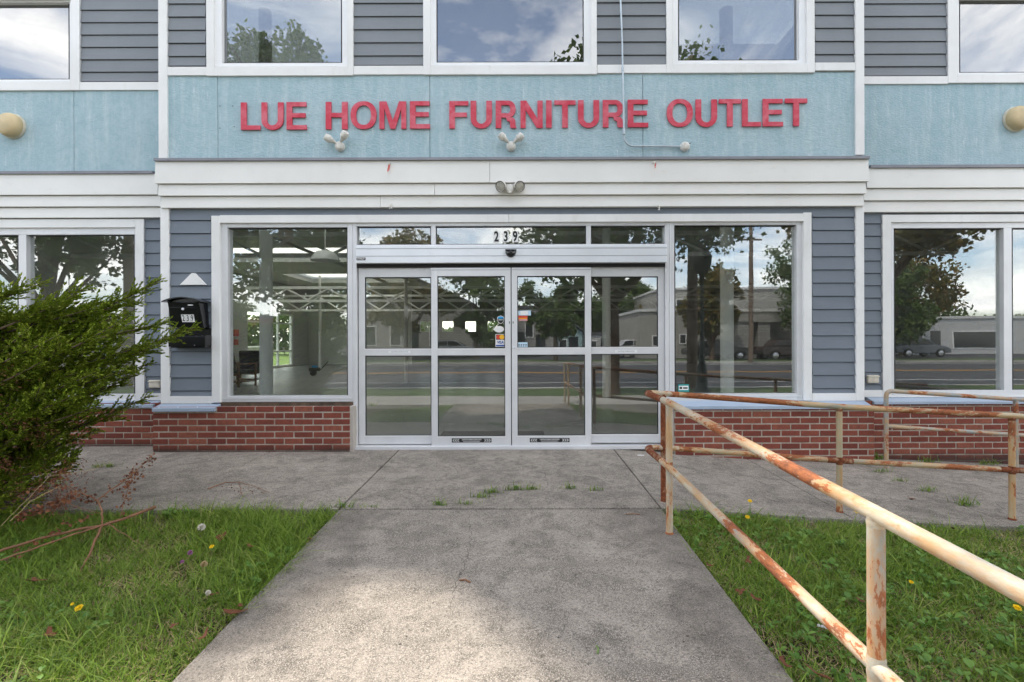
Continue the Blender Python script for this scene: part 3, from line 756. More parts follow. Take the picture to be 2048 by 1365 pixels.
def leaf(name, ox, gx, y0, gy, Yf, th_=0.045, label=None):
    f = MB(); oy1 = gy[3]+(20 if name == 'sliding_door' else 17)
    ring(f, (ox[0],ox[1],y0,oy1), (gx[0],gx[1],gy[0],gy[3]), Yf, Yf+th_)
    f.px(gx[0], gx[1], gy[1], gy[2], Yf, Yf+th_)
    o = f.build(name, M['alu'], B, bevel=0.0025)
    if label: o['label'] = label
    for a, b in ((gy[0],gy[1]),(gy[2],gy[3])):
        p = MB(); p.box(PX(gx[0],Yf)+.001, PX(gx[1],Yf)-.001, Yf+.02, Yf+.026, PZ(b,Yf), PZ(a,Yf)); p.build('glass_pane', M['glass'], o)
        g = MB(); ring(g, (gx[0],gx[1],a,b), (gx[0]+1.3,gx[1]-1.3,a+1.8,b-.8), Yf+.008, Yf+.034); g.build('gasket', M['gasket'], o)
    s = MB(); s.px(gx[0]-1.5, gx[1]+1.5, gy[1]+.2, gy[1]+1.8, Yf-.003, Yf+.001); s.px(gx[0]-1.5, gx[1]+1.5, gy[3]+.2, gy[3]+2, Yf-.003, Yf+.001); s.build_each('glazing_bead', M['trim'], o)
    return o
GY = (554, 697, 711, 871)
sl1 = leaf('sidelight', (717.5,866), (730,862.5), 534.5, GY, 0.035)
sl2 = leaf('sidelight', (1178,1328.5), (1182.5,1316.5), 534.5, (554,695,709,869.5), 0.035)
GD = (552.5, 697, 711, 873)
YS = -0.02
d1 = leaf('sliding_door', (862.5,1021.6), (875,1010), 535.5, GD, YS)
d2 = leaf('sliding_door', (1023.4,1182), (1034.7,1170), 535.5, (552.5,695.5,710,872), YS)
s = MB(); s.px(1021.0, 1024.0, 537, 892, YS+.02, YS+.04); s.build('meeting_seal', M['gasket'], d1)
for d, x0, x1 in ((d1,862.5,1021.6),(d2,1023.4,1182)):
    s = MB(); s.px(x0+1, x1-1, 539.6, 540.5, YS-.001, YS+.002); s.build_each('rail_groove', M['flash'], d)
yy = YS-.0015
def st_px(parent, name, x0, x1, y0, y1, mat, k=0, Y=None):
    Yq = (YS+.018 if Y is None else Y)-.0008*k
    s = MB(); s.px(x0, x1, y0, y1, Yq, Yq+.0007); return s.build(name, M[mat], parent)
def st_poly(parent, name, pts, mat, k=0, Y=None):
    Yq = (YS+.018 if Y is None else Y)-.0008*k
    s = MB(); s.prism([(PX(x,Yq), PZ(y,Yq)) for x, y in pts], Yq, Yq+.0007); return s.build(name, M[mat], parent)
def ell(cx, cy, rx, ry, n=24): return [(cx+rx*math.cos(2*math.pi*i/n), cy+ry*math.sin(2*math.pi*i/n)) for i in range(n)]
shield = [(994.8,634.5),(998,632.8),(1001.5,631.6),(1005,632.8),(1008.4,634.5),(1008.3,639),(1007.2,643.5),(1004.8,646.6),(1001.5,648.4),(998.2,646.6),(995.8,643.5),(994.9,639)]
st_poly(d1, 'shield_sticker', shield, 'white', 0)
sh2 = [(1001.6+(x-1001.6)*.88, 640+(y-640)*.88) for x, y in shield]
st_poly(d1, 'shield_sticker', sh2, 'ink', 1)
st_poly(d1, 'sticker_print', [(995.8,635),(998.4,634),(1001.6,632.9),(1004.8,634),(1007.4,635),(1007.3,637.6),(995.8,637.6)], 'st_blue', 2)
st_px(d1, 'sticker_print', 997, 1006.2, 639.6, 640.6, 'white', 2)
st_poly(d1, 'oval_sticker', ell(998.2,658.8,10,6.4), 'white', 0)
st_poly(d1, 'dot_sticker', ell(996,620,2.1,2.1,14), 'white', 0)
st_poly(d1, 'sticker_print', ell(996.9,620.2,1.0,1.3,12), 'ink', 1)
st_px(d1, 'card_sticker', 991, 1009.4, 668.6, 693.8, 'white', 0)
st_px(d1, 'sticker_print', 992.2, 1009.0, 669.5, 679.8, 'ink', 1)
st_poly(d1, 'sticker_print', ell(997.3,674.5,5.0,4.8), 'st_red', 2)
st_poly(d1, 'sticker_print', ell(1004.0,674.5,5.0,4.8), 'st_yel', 3)
st_px(d1, 'sticker_print', 991.8, 1009.0, 690, 693, 'st_navy', 1)
text_obj('card_lettering', 'VISA', 0.044, (PX(1000.8,YS+.016), YS+.0162, PZ(685.3,YS+.016)), M['st_navy'], d1, 0.0002, 0.0014, 0.85)
st_poly(d2, 'paper_notice', [(1036,622.3),(1061.6,621),(1062.1,631.5),(1037.4,631.2)], 'paper_b', 0)
st_poly(d2, 'paper_notice', [(1041,622.9),(1056,622.2),(1056.5,629.6),(1041.2,630.3)], 'white', 1)
st_poly(d2, 'paper_notice', [(1036.5,631.8),(1055,632),(1055.2,641.8),(1038,642.2)], 'st_red', 0)
st_px(d2, 'sticker_print', 1037.5, 1054.5, 636.4, 638, 'st_yel', 1); st_px(d2, 'sticker_print', 1038.5, 1054.5, 639.8, 641, 'paper_b', 1)
st_px(d2, 'hours_sticker', 1035.3, 1055, 685, 696.2, 'paper_b', 0)
for i in range(4): st_px(d2, 'sticker_print', 1036.6+i*4.6, 1039.8+i*4.6, 689.3, 690.8, 'ink', 1); st_px(d2, 'sticker_print', 1036.6+i*4.6, 1039.4+i*4.6, 692, 693.2, 'ink', 1)
lk = MB(); lk.lathe([(0.0001,0.012),(0.010,0.012),(0.014,0.007),(0.015,0.0)], (PX(1028.5,YS),YS,PZ(696,YS)), (0,-1,0), 20); lk.build('lock_cylinder', M['alu_head'], d2, True)
lk = MB(); lk.box(PX(1028.5,YS)-.0015, PX(1028.5,YS)+.0015, YS-.0135, YS-.011, PZ(696,YS)-.006, PZ(696,YS)+.004); lk.build('keyhole', M['ink'], d2)
for d, x in ((d1,1019),(d2,1026.3)):
    lk = MB(); lk.prism([(PX(x-1.2,YS),PZ(643.5,YS)),(PX(x+1.2,YS),PZ(643.5,YS)),(PX(x+.3,YS),PZ(648.5,YS)),(PX(x-.3,YS),PZ(648.5,YS))], YS-.003, YS+.001); lk.build('bolt_mark', M['chip'], d)
for d, x0 in ((d1,903),(d2,1059)):
    st_px(d, 'warning_label', x0, x0+79.5, 876.8, 885.2, 'ink', 0, YS-.001)
    YL = YS-.0022
    for sgn, xs in ((-1,(x0+3,x0+7.5,x0+12)), (1,(x0+76.5,x0+72,x0+67.5))):
        for xc in xs:
            st_poly(d, 'chevron', [(xc,881),(xc-sgn*3.2,878.2),(xc-sgn*1.6,878.2)[:2],(xc+sgn*1.4,881),(xc-sgn*1.6,883.9),(xc-sgn*3.2,883.9)], 'white', 0, YL)
    text_obj('label_lettering', 'CAUTION AUTOMATIC SLIDING DOOR', 0.0205, (PX(x0+39.7,YL), YL, PZ(879.6,YL)), M['white'], d, 0.0002, 0.0004, 0.60)
    text_obj('label_lettering', 'DO NOT STOP IN THE DOORWAY', 0.0165, (PX(x0+39.7,YL), YL, PZ(883.2,YL)), M['white'], d, 0.0002, 0.0002, 0.72)
for s_, xa in ((sl1,777),(sl2,1230)):
    st_px(s_, 'caution_label', xa, xa+44, 701, 706.4, 'vinyl', 0, 0.034)
    text_obj('label_lettering', 'CAUTION SLIDING DOOR', 0.019, (PX(xa+22,.033), .0328, PZ(703.7,.033)), M['flash'], s_, 0.0001, 0, 0.85)

# --- the rest of the body: roof, interior shell
mb = MB()
HL = [(-9.5,-4.5,8.5,11.0),(-9.5,-5.0,14.0,17.0)]
def hslab(mb, x0, x1, y0, y1, z0, z1, holes):
    t = MB(); wall_cells(t, x0, x1, y0, y1, holes, z0, z1)
    o = len(mb.v); mb.v += [(v[0], v[2], v[1]) for v in t.v]; mb.f += [tuple(i+o for i in f[::-1]) for f in t.f]; mb.m += [0]*len(t.f)
hslab(mb, -11.0, 11.0, 4.6, 20.0, 3.9, 4.1, HL); mb.box(-11.0, 11.0, 4.45, 4.599, 3.9, 6.3)
mb.build_each('ceiling', M['int_ceil'], B)
HR = [(-6.5,-2.4,.8,4.1),(2.4,4.6,.8,3.2)]
mb = MB(); hslab(mb, -11.4, 11.4, 0.53, 20.6, 6.3, 6.5, HR+[(a-.6,b+.6,c-.6,d+.6) for a,b,c,d in HL])
mb.box(-2.9, 11.2, 0.03, 0.33, 6.57, 8.6); mb.box(-11.2, -4.28, W+.03, W+.2, 8.01, 8.6)  # raised parapets out of view, shaped to cast the walkway's shadow edges
m9 = MB()
for a, b, c, d in HR: m9.box(a-.05, b+.05, c-.05, d+.05, 6.505, 6.53)
for a, b, c, d in HL: m9.box(a-.05, b+.05, c-.05, d+.05, 4.105, 4.13)
m9.build_each('added_rooflight', M['added_rooflight'], B)  # unseen panels, added to let soft daylight into the shop
mb.build_each('roof', M['flash'], B)
mb = MB()
zf = 0.0
# back wall with four small windows
hs = [(PX(a,19.5), PX(b,19.5), PZ(663,19.5), PZ(642,19.5)) for a, b in ((836,858),(881,904),(928,950),(974,996))]
wall_cells(mb, -5.6, 11.2, -0.2, 6.3, hs, 20.0, 20.2)
mb.box(11.0, 11.2, W+.201, 20.0, -0.2, 6.3)
mb.build('back_wall', M['int_shade'], B)
mb = MB(); wall_cells(mb, -11.2, -5.6, -0.2, 6.3, [], 20.0, 20.2)
# left side wall (runs along Y): glazed shop entrance near its far end and a lit slot nearer
def ywall(mb, X0, X1, y0, y1, z0, z1, holes):
    t = MB(); wall_cells(t, y0, y1, z0, z1, holes, 0, 1)
    for v in t.v: mb.v.append((X0+(X1-X0)*v[1], v[0], v[2]))
    mb.f += [tuple(i+len(mb.v)-len(t.v) for i in f) for f in t.f]; mb.m += [0]*len(t.f)
ywall(mb, -11.2, -11.0, W+.201, 20.0, -0.2, 6.3, [(14.3,18.3,0.05,2.5),(9.0,12.6,0.05,2.5)])
mb.build('side_wall', M['int_wall'], B)
mb = MB()
for (a, b) in ((14.3,18.3),(9.0,12.6)):
    for y in (a+.03, (2*a+b)/3, (a+2*b)/3, b-.03): mb.box(-11.15, -11.05, y-.03, y+.03, 0.05, 2.5)
    for z in (0.08, 0.75, 2.05, 2.47): mb.box(-11.14, -11.06, a, b, z-.03, z+.03)
mb.build_each('side_entrance_frame', M['int_white'], B)
mb = MB(); mb.box(-11.0, 11.0, 0.23, 20.0, -0.2, 0.0); mb.build('interior_floor', M['int_floor'], B)
for (px, Y, r) in ((532.5,2.0,0.093),(1454,2.0,0.098),(1213,5.1,0.092),(640,14.5,0.05),(812,9.0,0.05)):
    mb = MB(); mb.lathe([(r,0.0),(r,6.3 if Y < 4 else 3.9)], (PX(px,Y),Y,0.0), (0,0,1), 28); mb.build('interior_column', M['int_white'], B, True)
def truss(Y, z0, z1, xa, xb, n, phase=0.0):
    mb = MB(); mb.box(xa, xb, Y-.05, Y+.05, z0-.045, z0+.045); mb.box(xa, xb, Y-.05, Y+.05, z1-.045, z1+.045)
    st_ = (xb-xa)/n
    for i in range(n):
        x = xa+i*st_; mb.tube([(x,Y,z1-.04),(x+st_/2,Y,z0+.04)], .035, 6); mb.tube([(x+st_/2,Y,z0+.04),(x+st_,Y,z1-.04)], .035, 6)
    mb.build('roof_truss', M['int_white'], B)
for (a_, b_) in ((14.3,18.3),(9.0,12.6)):
    mb = MB(); mb.box(-11.105, -11.10, a_, b_, 0.05, 2.5); mb.build('glass_pane', M['glass_far2'], B)
for h_ in hs:
    mb = MB(); mb.box(h_[0], h_[1], 20.08, 20.085, h_[2], h_[3]); mb.build('glass_pane', M['glass_far2'], B)
truss(11.5, 2.62, 3.08, -9.5, 10.5, 14); truss(16.5, 2.6, 3.25, -10.8, 10.8, 12)
truss(6.0, 3.25, 3.75, -10.5, 10.5, 12)
mb = MB()
for x in (-3.0, -6.2): mb.tube([(x,6.5,3.85),(x+2.4,8.6,2.9)], .04, 6)
mb.build_each('ceiling_brace', M['int_wall'], B)

# ------------------------------------------------------------------ shop name letters
def glyph(ch, w, h, t, b):
    P = []
    if ch == 'I': P = [[(0,0),(w,0),(w,h),(0,h)]]
    elif ch == 'L': P = [[(0,0),(w,0),(w,b),(t,b),(t,h),(0,h)]]
    elif ch == 'T': P = [[(w/2-t/2,0),(w/2+t/2,0),(w/2+t/2,h-b),(w,h-b),(w,h),(0,h),(0,h-b),(w/2-t/2,h-b)]]
    elif ch == 'E': m = h*.52; P = [[(0,0),(w,0),(w,b),(t,b),(t,m-b/2),(w*.94,m-b/2),(w*.94,m+b/2),(t,m+b/2),(t,h-b),(w*.98,h-b),(w*.98,h),(0,h)]]
    elif ch == 'F': m = h*.50; P = [[(0,0),(t,0),(t,m-b/2),(w*.92,m-b/2),(w*.92,m+b/2),(t,m+b/2),(t,h-b),(w,h-b),(w,h),(0,h)]]
    elif ch == 'H': m = h*.52; P = [[(0,0),(t,0),(t,m-b/2),(w-t,m-b/2),(w-t,0),(w,0),(w,h),(w-t,h),(w-t,m+b/2),(t,m+b/2),(t,h),(0,h)]]
    elif ch == 'N': P = [[(0,0),(t*.92,0),(t*.92,h*.66),(w-t*1.05,0),(w,0),(w,h),(w-t*.92,h),(w-t*.92,h*.34),(t*1.05,h),(0,h)]]
    elif ch == 'M': P = [[(0,0),(t*.86,0),(t*.86,h*.74),(w/2-t*.42,0),(w/2+t*.42,0),(w-t*.86,h*.74),(w-t*.86,0),(w,0),(w,h),(w-t*1.25,h),(w/2,h*.30),(t*1.25,h),(0,h)]]
    elif ch == 'U':
        ry = h*.36; o = [(0,h)]
        o += [(w/2-w/2*math.cos(a), ry-ry*1.03*math.sin(a)) for a in np.linspace(0, math.pi, 18)]; o += [(w,h),(w-t,h)]
        o += [(w/2+(w/2-t)*math.cos(a), ry-(ry-b)*math.sin(a)) for a in np.linspace(0, math.pi, 16)]; o += [(t,h)]; P = [o]
    elif ch == 'R':
        P = [[(0,0),(t,0),(t,h),(0,h)], [(t,.38*h),(.50*w,.38*h),(.84*w,.38*h),(.94*w,.27*h),(.955*w,.07*h),(w,0),(.73*w,0),(.69*w,.06*h),(.68*w,.20*h),(.63*w,.2499*h),(.54*w,.26*h),(.50*w,.378*h)][1:]]
    return P
def band(mb, outer, inner, y0, y1, closed):
    n = len(outer); vs = []
    for o, i in zip(outer, inner): vs += [(o[0],y0,o[1]),(i[0],y0,i[1]),(o[0],y1,o[1]),(i[0],y1,i[1])]
    fs = []
    for k in range(n if closed else n-1):
        a = 4*k; b = 4*((k+1) % n)
        fs += [(a,a+1,b+1,b),(a+2,b+2,b+3,a+3),(a,b,b+2,a+2),(a+1,a+3,b+3,b+1)]
    if not closed: fs += [(0,2,3,1),(4*n-4,4*n-3,4*n-1,4*n-2)]
    mb.add(vs, fs)
SIGN = [('L',482.9,521.9),('U',523.9,568),('E',574.2,614.5),('H',652.4,696.2),('O',702.2,754.2),('M',760,813.6),('E',821.1,861.1),
        ('F',899.8,938),('U',942.5,985.2),('R',992.7,1034.4),('N',1042.3,1086.7),('I',1093.5,1104.8),('T',1110,1152.7),('U',1157.4,1199.8),('R',1207,1249.3),('E',1256.9,1297.9),
        ('O',1335.2,1387.3),('U',1392.8,1435.8),('T',1439.6,1483.3),('L',1486,1523.7),('E',1527.4,1567.8),('T',1571.9,1616)]
YL0, YL1 = -0.031, -0.016
sg = empty('shop_sign', (PX(1050,YL0), YL0, PZ(256,YL0)), 0, 'faded red raised capitals reading LUE HOME FURNITURE OUTLET on the teal band', 'sign')
bpy.context.view_layer.update()
rl = random.Random(3)
for ch, xa, xb in SIGN:
    y1 = 258.3-(xa-483)*(4.6/1133)-(0); h = (54.6 if ch not in 'O' else 55.6)*(D+YL0)/F
    x0 = PX(xa,YL0); w = PX(xb,YL0)-x0; z0 = PZ(y1,YL0)
    t = 11.3*(D+YL0)/F; b = 8.6*(D+YL0)/F; dz = rl.uniform(-.003,.003)
    mb = MB()
    if ch == 'O':
        n = 40
        def sup(a, rx, rz, e=2.25): c, s_ = math.cos(a), math.sin(a); return (x0+w/2+rx*math.copysign(abs(c)**(2/e),c), z0+h/2+rz*math.copysign(abs(s_)**(2/e),s_))
        A = [2*math.pi*i/n for i in range(n)]
        band(mb, [sup(a,w/2,h/2) for a in A], [sup(a,w/2-t*.98,h/2-b*.95) for a in A], YL0+dz, YL1, True)
    else:
        for poly in glyph(ch, w, h, t, b): mb.prism([(x0+p[0], z0+p[1]) for p in poly], YL0+dz, YL1)
        if ch == 'R':
            zt, zl = h, .38*h; cx = .60*w; rz = (zt-zl)/2; zc = (zt+zl)/2; rx = .96*w-cx
            A = np.linspace(math.pi/2, -math.pi/2, 16)
            o = [(t,zt)]+[(cx+rx*math.cos(a), zc+rz*math.sin(a)) for a in A]+[(t,zl)]
            i = [(t,zt-b)]+[(cx+(rx-t*.95)*math.cos(a), zc+(rz-b)*math.sin(a)) for a in A]+[(t,zl+b)]
            band(mb, [(x0+p[0],z0+p[1]) for p in o], [(x0+p[0],z0+p[1]) for p in i], YL0+dz, YL1, False)
    mb.build('letter', M['red'], sg)
for px, py in ((441.5,211),(467,211),(441.5,255),(470,252)):
    s = MB(); s.lathe([(.005,0),(.005,.006)], (PX(px,-.008),-.008,PZ(py,-.008)), (0,-1,0), 8); s.build('empty_screw', M['chip'], sg)
# ------------------------------------------------------------------ things fixed to the front
def lampholder(mb, base, d, L=0.13):
    d = Vector(d).normalized()
    mb.lathe([(.010,0),(.012,.012),(.017,.02),(.026,.05),(.032,.062),(.033,.066),(.036,.070),(.0405,.074),(.042,.085),(.041,.118),(.034,L+.003),(.012,L+.010)], base, d, 20)
FL = [(679.5,291,'white twin lampholder without bulbs below the HOME of the sign', (-.95,-.35,.50), (.62,-.42,.72)),
      (1023,292,'white twin lampholder without bulbs mounted below the sign directly over the doors', (-.80,-.35,.62), (.85,-.35,.58))]
for px, py, lab, da, db in FL:
    x, z = PX(px,-.05), PZ(py,-.05)
    e = empty('lampholder_pair', (x, -.01, z), 0, lab, 'light fitting', 'bare outdoor lampholders under the sign'); bpy.context.view_layer.update()
    b = MB(); b.lathe([(.052,0),(.054,.006),(.053,.03),(.046,.05),(.030,.060),(.008,.063)], (x,-.009,z), (0,-1,0), 24); bo = b.build('junction_box', M['fixture'], e, True)
    c = MB(); rr = random.Random(int(px))
    for i in range(7):
        a = rr.uniform(0,6.28); c.lathe([(.001,.003),(.005,.0015),(.004,0)], (x+.036*math.cos(a),-.0592,z+.034*math.sin(a)), (0.5*math.cos(a),-1,.5*math.sin(a)), 7)
    c.build_each('paint_chip', M['chip'], bo)
    for dd in (da, db):
        m = MB(); dv = Vector(dd).normalized(); lampholder(m, Vector((x,-.045,z+.012))+dv*.032, dv); m.build('lampholder', M['fixture'], e, True)
# round box at the end of the conduit
x, z = PX(1372,-.05), PZ(293.5,-.05)
e = empty('junction_box', (x,-.01,z), 0, 'round chipped white junction box at the end of the wall conduit', 'junction box'); bpy.context.view_layer.update()
b = MB(); b.lathe([(.050,0),(.053,.006),(.052,.034),(.044,.052),(.028,.060),(.006,.062)], (x,-.009,z), (0,-1,0), 24); b.build('box_body', M['fixture'], e, True)
c = MB()
for i, a in enumerate((.6,2.4,4.0,5.2)): c.lathe([(.001,.004),(.007,.002),(.006,0)], (x+.033*math.cos(a),-.058,z+.033*math.sin(a)), (.5*math.cos(a),-1,.5*math.sin(a)), 7)
c.build_each('paint_chip', M['chip'], e)
c = MB(); c.tube([(x+.03,-.05,z+.02),(x+.055,-.06,z+.03),(x+.062,-.05,z+.035)], .004, 6); c.build('wire_end', M['chip'], e)
# conduit from above, elbow, to the box
yc = -.062
def q(px, py, Y=yc): return (PX(px,Y), Y, PZ(py,Y))
pts = [q(1241,-90), q(1243,0), q(1246,80), q(1247.5,160), q(1249,262)]
elb = []
cx_, cz_ = q(1270,272)[0], q(1270,272)[2]; r_ = PX(1270,yc)-PX(1249,yc)
for a in np.linspace(math.pi, 1.5*math.pi, 9): elb.append((cx_+r_*math.cos(a), yc+.012, cz_+r_*math.sin(a)))
pts += elb + [q(1300,294,-.04), q(1366,294.5,-.03)]
m = MB(); m.tube(pts, .0098, 10); co = m.build('conduit', M['conduit'], None, True)
tag(co, 'thin galvanised conduit running down past the letter E and bending to a junction box', 'conduit')
m = MB(); m.tube([q(1248.6,258),q(1249,270)], .0145, 12); m.tube([q(1247,136),q(1247,143)], .014, 10); m.tube([q(1285,293.4,-.045),q(1291,293.6,-.045)], .013, 10); m.build_each('coupling', M['conduit'], co, True)
# twin floodlight with lenses
x, z = PX(1021,-.14), PZ(376,-.14)
e = empty('twin_floodlight', (x,-.09,z), 0, 'white twin floodlight with dusty round lenses on the cream fascia over the doors', 'floodlight'); bpy.context.view_layer.update()
b = MB(); b.lathe([(.045,0),(.047,.012),(.045,.045),(.034,.062),(.010,.066)], (x,-.088,z-.004), (0,-1,0), 24); b.tube([(x,-.13,z-.02),(x,-.135,z-.055)], .018, 12); b.build('junction_box', M['fixture'], e, True)
for sx in (-1, 1):
    d = Vector((sx*.42, -.80, -.42)).normalized(); c0 = Vector((x+sx*.098,-.125,z+.022))
    h = MB(); h.lathe([(.020,-.075),(.036,-.055),(.052,-.02),(.060,.012),(.060,.020),(.054,.020),(.053,.012)], c0, d, 28); h.tube([(x+sx*.035,-.12,z+.01), tuple(c0-d*.05)], .012, 8)
    ho = h.build('lamp_head', M['fixture'], e, True)
    l = MB(); l.lathe([(.0525,.010),(.045,.016),(.02,.021),(.001,.022)], c0, d, 28); l.build('lens', M['fixture_lens'], ho, True)
    l = MB(); l.lathe([(.054,.0205),(.058,.0235),(.061,.0205),(.054,.0205)], c0, d, 28, cap=False); l.build('lens_rim', M['chip'], ho, True)
# ribbon hooks
for px, py, kind, lab in ((779,328,1,'small hook with a long faded red ribbon scrap, above the left half of the doorway'),
                    (1310,327,2,'small hook with a crumpled red ribbon scrap under the flashing near the conduit end'),
                    (782,411,0,'torn white ribbon scrap on a hook below the hook with the long red ribbon'),
                    (1318,415,3,'torn white ribbon scrap on a hook below the hook with the crumpled red ribbon')):
    Yh = -.11 if kind in (1,2) else -.075
    x, z = PX(px,Yh), PZ(py,Yh); rr = random.Random(int(px))
    e = empty('ribbon_hook', (x,Yh,z), 0, lab, 'hook', 'hooks with ribbon scraps on the canopy'); bpy.context.view_layer.update()
    b = MB(); b.tube([(x,Yh+.03,z+.012),(x,Yh-.01,z+.012),(x+.008,Yh-.02,z),(x,Yh-.012,z-.012)], .006, 8); b.lathe([(.016,0),(.014,.008)], (x,Yh+.022,z+.012), (0,-1,0), 12); b.build('hook', M['fixture'], e, True)
    rb = MB()
    for i in range(3 if kind != 0 else 2):
        L = (.085 if kind == 1 else .06 if kind == 2 else .035)*rr.uniform(.7,1); x1 = x+rr.uniform(-.008,.012); s_ = rr.uniform(-.012,.012)
        n = 6; vs = []; fs = []
        for j in range(n):
            f = j/(n-1); ox = x1+s_*f+.005*math.sin(5*f+i); oy = Yh-.014-.003*math.sin(7*f+i); wv = .0045*(1-.3*f)
            vs += [(ox-wv,oy,z-.008-L*f),(ox+wv,oy+.003,z-.008-L*f),(ox+wv,oy+.0045,z-.008-L*f),(ox-wv,oy+.0015,z-.008-L*f)]
        for j in range(n-1):
            a = 4*j; fs += [(a,a+1,a+5,a+4),(a+1,a+2,a+6,a+5),(a+2,a+3,a+7,a+6),(a+3,a,a+4,a+7)]
        rb.add(vs, fs)
    rb.build_each('ribbon', M['ribbon'] if kind in (1,2) else M['white'], e)
# domed vents and outlet covers on the wings
for px, py, lab in ((29,251,'yellowed dome light on the teal wall by the juniper side of the building'), (2031,243,'yellowed dome light on the teal wall beyond the letter T of OUTLET')):
    Yv = W-.008; x, z = PX(px,Yv), PZ(py,Yv)
    e = empty('dome_light', (x,Yv,z), 0, lab, 'wall light', 'yellowed dome lights on the wings'); bpy.context.view_layer.update()
    b = MB(); b.lathe([(.150,0),(.150,.012),(.143,.022),(.139,.024)], (x,Yv-.001,z), (0,-1,0), 40); b.build('base_ring', M['tan_base'], e, True)
    b = MB(); b.lathe([(.137,.024),(.139,.042),(.136,.066),(.126,.086),(.104,.100),(.07,.108),(.03,.111),(.001,.1115)], (x,Yv-.001,z), (0,-1,0), 40); b.build('dome', M['tan'], e, True)
for px, py, lab in ((312,765.5,'small beige outlet cover low on the siding between juniper and mailbox'), (1743,760,'small beige outlet cover low on the siding above the rusty ramp railing')):
    Yv = W-.017; x, z = PX(px,Yv), PZ(py,Yv)
    e = empty('outlet_cover', (x,Yv,z), 0, lab, 'outlet cover', 'beige outlet covers'); bpy.context.view_layer.update()
    b = MB(); b.box(x-.068, x+.068, Yv-.035, Yv, z-.05, z+.045); b.build('cover_body', M['beige'], e, bevel=.012, seg=3)
    b = MB(); b.box(x-.072, x+.072, Yv-.042, Yv-.002, z+.022, z+.036); b.build('cover_lip', M['tan_base'], e, bevel=.006)
# dome sensor on header
x, z = PX(1022,-.09), PZ(500.5,-.09)
e = empty('door_sensor', (x,-.062,z), 0, 'small black dome motion sensor on the aluminium door header', 'sensor'); bpy.context.view_layer.update()
b = MB(); vs = []; fs = []; n, k = 20, 8
for j in range(k+1):
    ph = math.pi/2*j/k
    for i in range(n+1):
        a = math.pi*i/n+math.pi
        vs.append((x+.062*math.cos(a)*math.cos(ph)**.8, -.062-.055*math.sin(ph)*(.6+.4*abs(math.sin(a))), z+.078*math.sin(a)*math.cos(ph)**.8))
for j in range(k):
    for i in range(n): p_ = j*(n+1)+i; fs.append((p_,p_+1,p_+n+2,p_+n+1))
b.add(vs, fs); b.box(x-.062, x+.062, -.112, -.061, z-.004, z+.006); b.build('sensor_dome', M['black'], e, True)
b = MB(); b.lathe([(.016,0),(.014,.004),(.001,.006)], (x,-.110,z-.032), (0,-1,-.3), 16); b.build('sensor_lens', M['gasket'], e, True)
# white triangle
m = MB(); m.prism([(PX(360,-.03),PZ(568.3,-.03)),(PX(412.8,-.03),PZ(568.3,-.03)),(PX(390,-.03),PZ(544.5,-.03)),(PX(384,-.03),PZ(544.5,-.03))], -.034, -.010)
tag(m.build('wall_plaque', M['white'], None, bevel=.0015), 'blank white triangular plaque on slate siding above the black mailbox', 'plaque')
# ---- mailbox
Yf = -.155
mbx = empty('mailbox', (PX(366,Yf), -.02, PZ(690,Yf)), 0, 'black wall mailbox with curved lid and white number cards 239', 'mailbox'); bpy.context.view_layer.update()
xl, xr = PX(334.5,Yf), PX(398,Yf); zt, zb = PZ(602,Yf), PZ(654,Yf)
b = MB(); sh = .022
b.add([(xl+sh,Yf+.045,zb),(xr+.028,Yf+.045,zb),(xr,Yf,zt),(xl,Yf,zt),(xl+sh,-.018,zb),(xr+.028,-.018,zb),(xr+.010,-.018,zt),(xl,-.018,zt)],
      [(0,1,2,3),(4,7,6,5),(0,4,5,1),(3,2,6,7),(0,3,7,4),(1,5,6,2)])
b.build('box_body', M['black'], mbx, bevel=.006)
b = MB(); n = 14; poly = []
xa, xb_ = xl-.035, xr+.045
for i in range(n+1): f = i/n; poly.append((xa+(xb_-xa)*f, zt+.004+.048*math.sin(math.pi*f)**.8))
poly += [(xb_, zt-.006), (xr+.01, zt+.002)] + [(xl+(xr-xl)*f, zt+.002+.036*math.sin(math.pi*f)) for f in (.9,.7,.5,.3,.1)] + [(xl-.005,zt+.002),(xa,zt-.006)]
b.prism(poly, Yf-.045, -.018); b.build('lid', M['black'], mbx, bevel=.003)
b = MB(); b.prism([(xl,zt+.0015)]+[(xl+(xr-xl)*f, zt+.0015+.034*math.sin(math.pi*f)) for f in (.1,.3,.5,.7,.9)]+[(xr,zt+.0015)], Yf+.002, -.02); b.build('gable_plate', M['black'], mbx)
tl = math.atan2(.045, zt-zb); Rm = Matrix.Rotation(-tl, 3, 'X')
def front(x0, x1, za, zb2, off, th_):   # thin plate lying on the leaning front
    def y(z): return Yf+.045*(zt-z)/(zt-zb)-off
    return [(x0,y(zb2),zb2),(x1,y(zb2),zb2),(x1,y(za),za),(x0,y(za),za)], th_
def plate(x0, x1, za, zb2, off, th_, mat, name, bev=0, skew=0):
    vs, t_ = front(x0, x1, za, zb2, off, th_); m_ = MB()
    vs = [(v[0]+(skew if i < 2 else 0), v[1], v[2]) for i, v in enumerate(vs)]
    m_.add(vs+[(v[0],v[1]+t_,v[2]) for v in vs], [(0,1,2,3),(4,7,6,5),(0,4,5,1),(3,2,6,7),(0,3,7,4),(1,5,6,2)]); return m_.build(name, M[mat], mbx, bevel=bev)
plate(xl+.012, xr-.012, PZ(613,Yf), PZ(650,Yf), .006, .01, 'black', 'mail_door', .002)
b = MB(); b.lathe([(.001,.012),(.010,.011),(.014,.006),(.014,0)], (PX(366,Yf),Yf+.002,PZ(616.5,Yf)), (0,-1,0), 16); b.build('lock_knob', M['alu_head'], mbx, True)
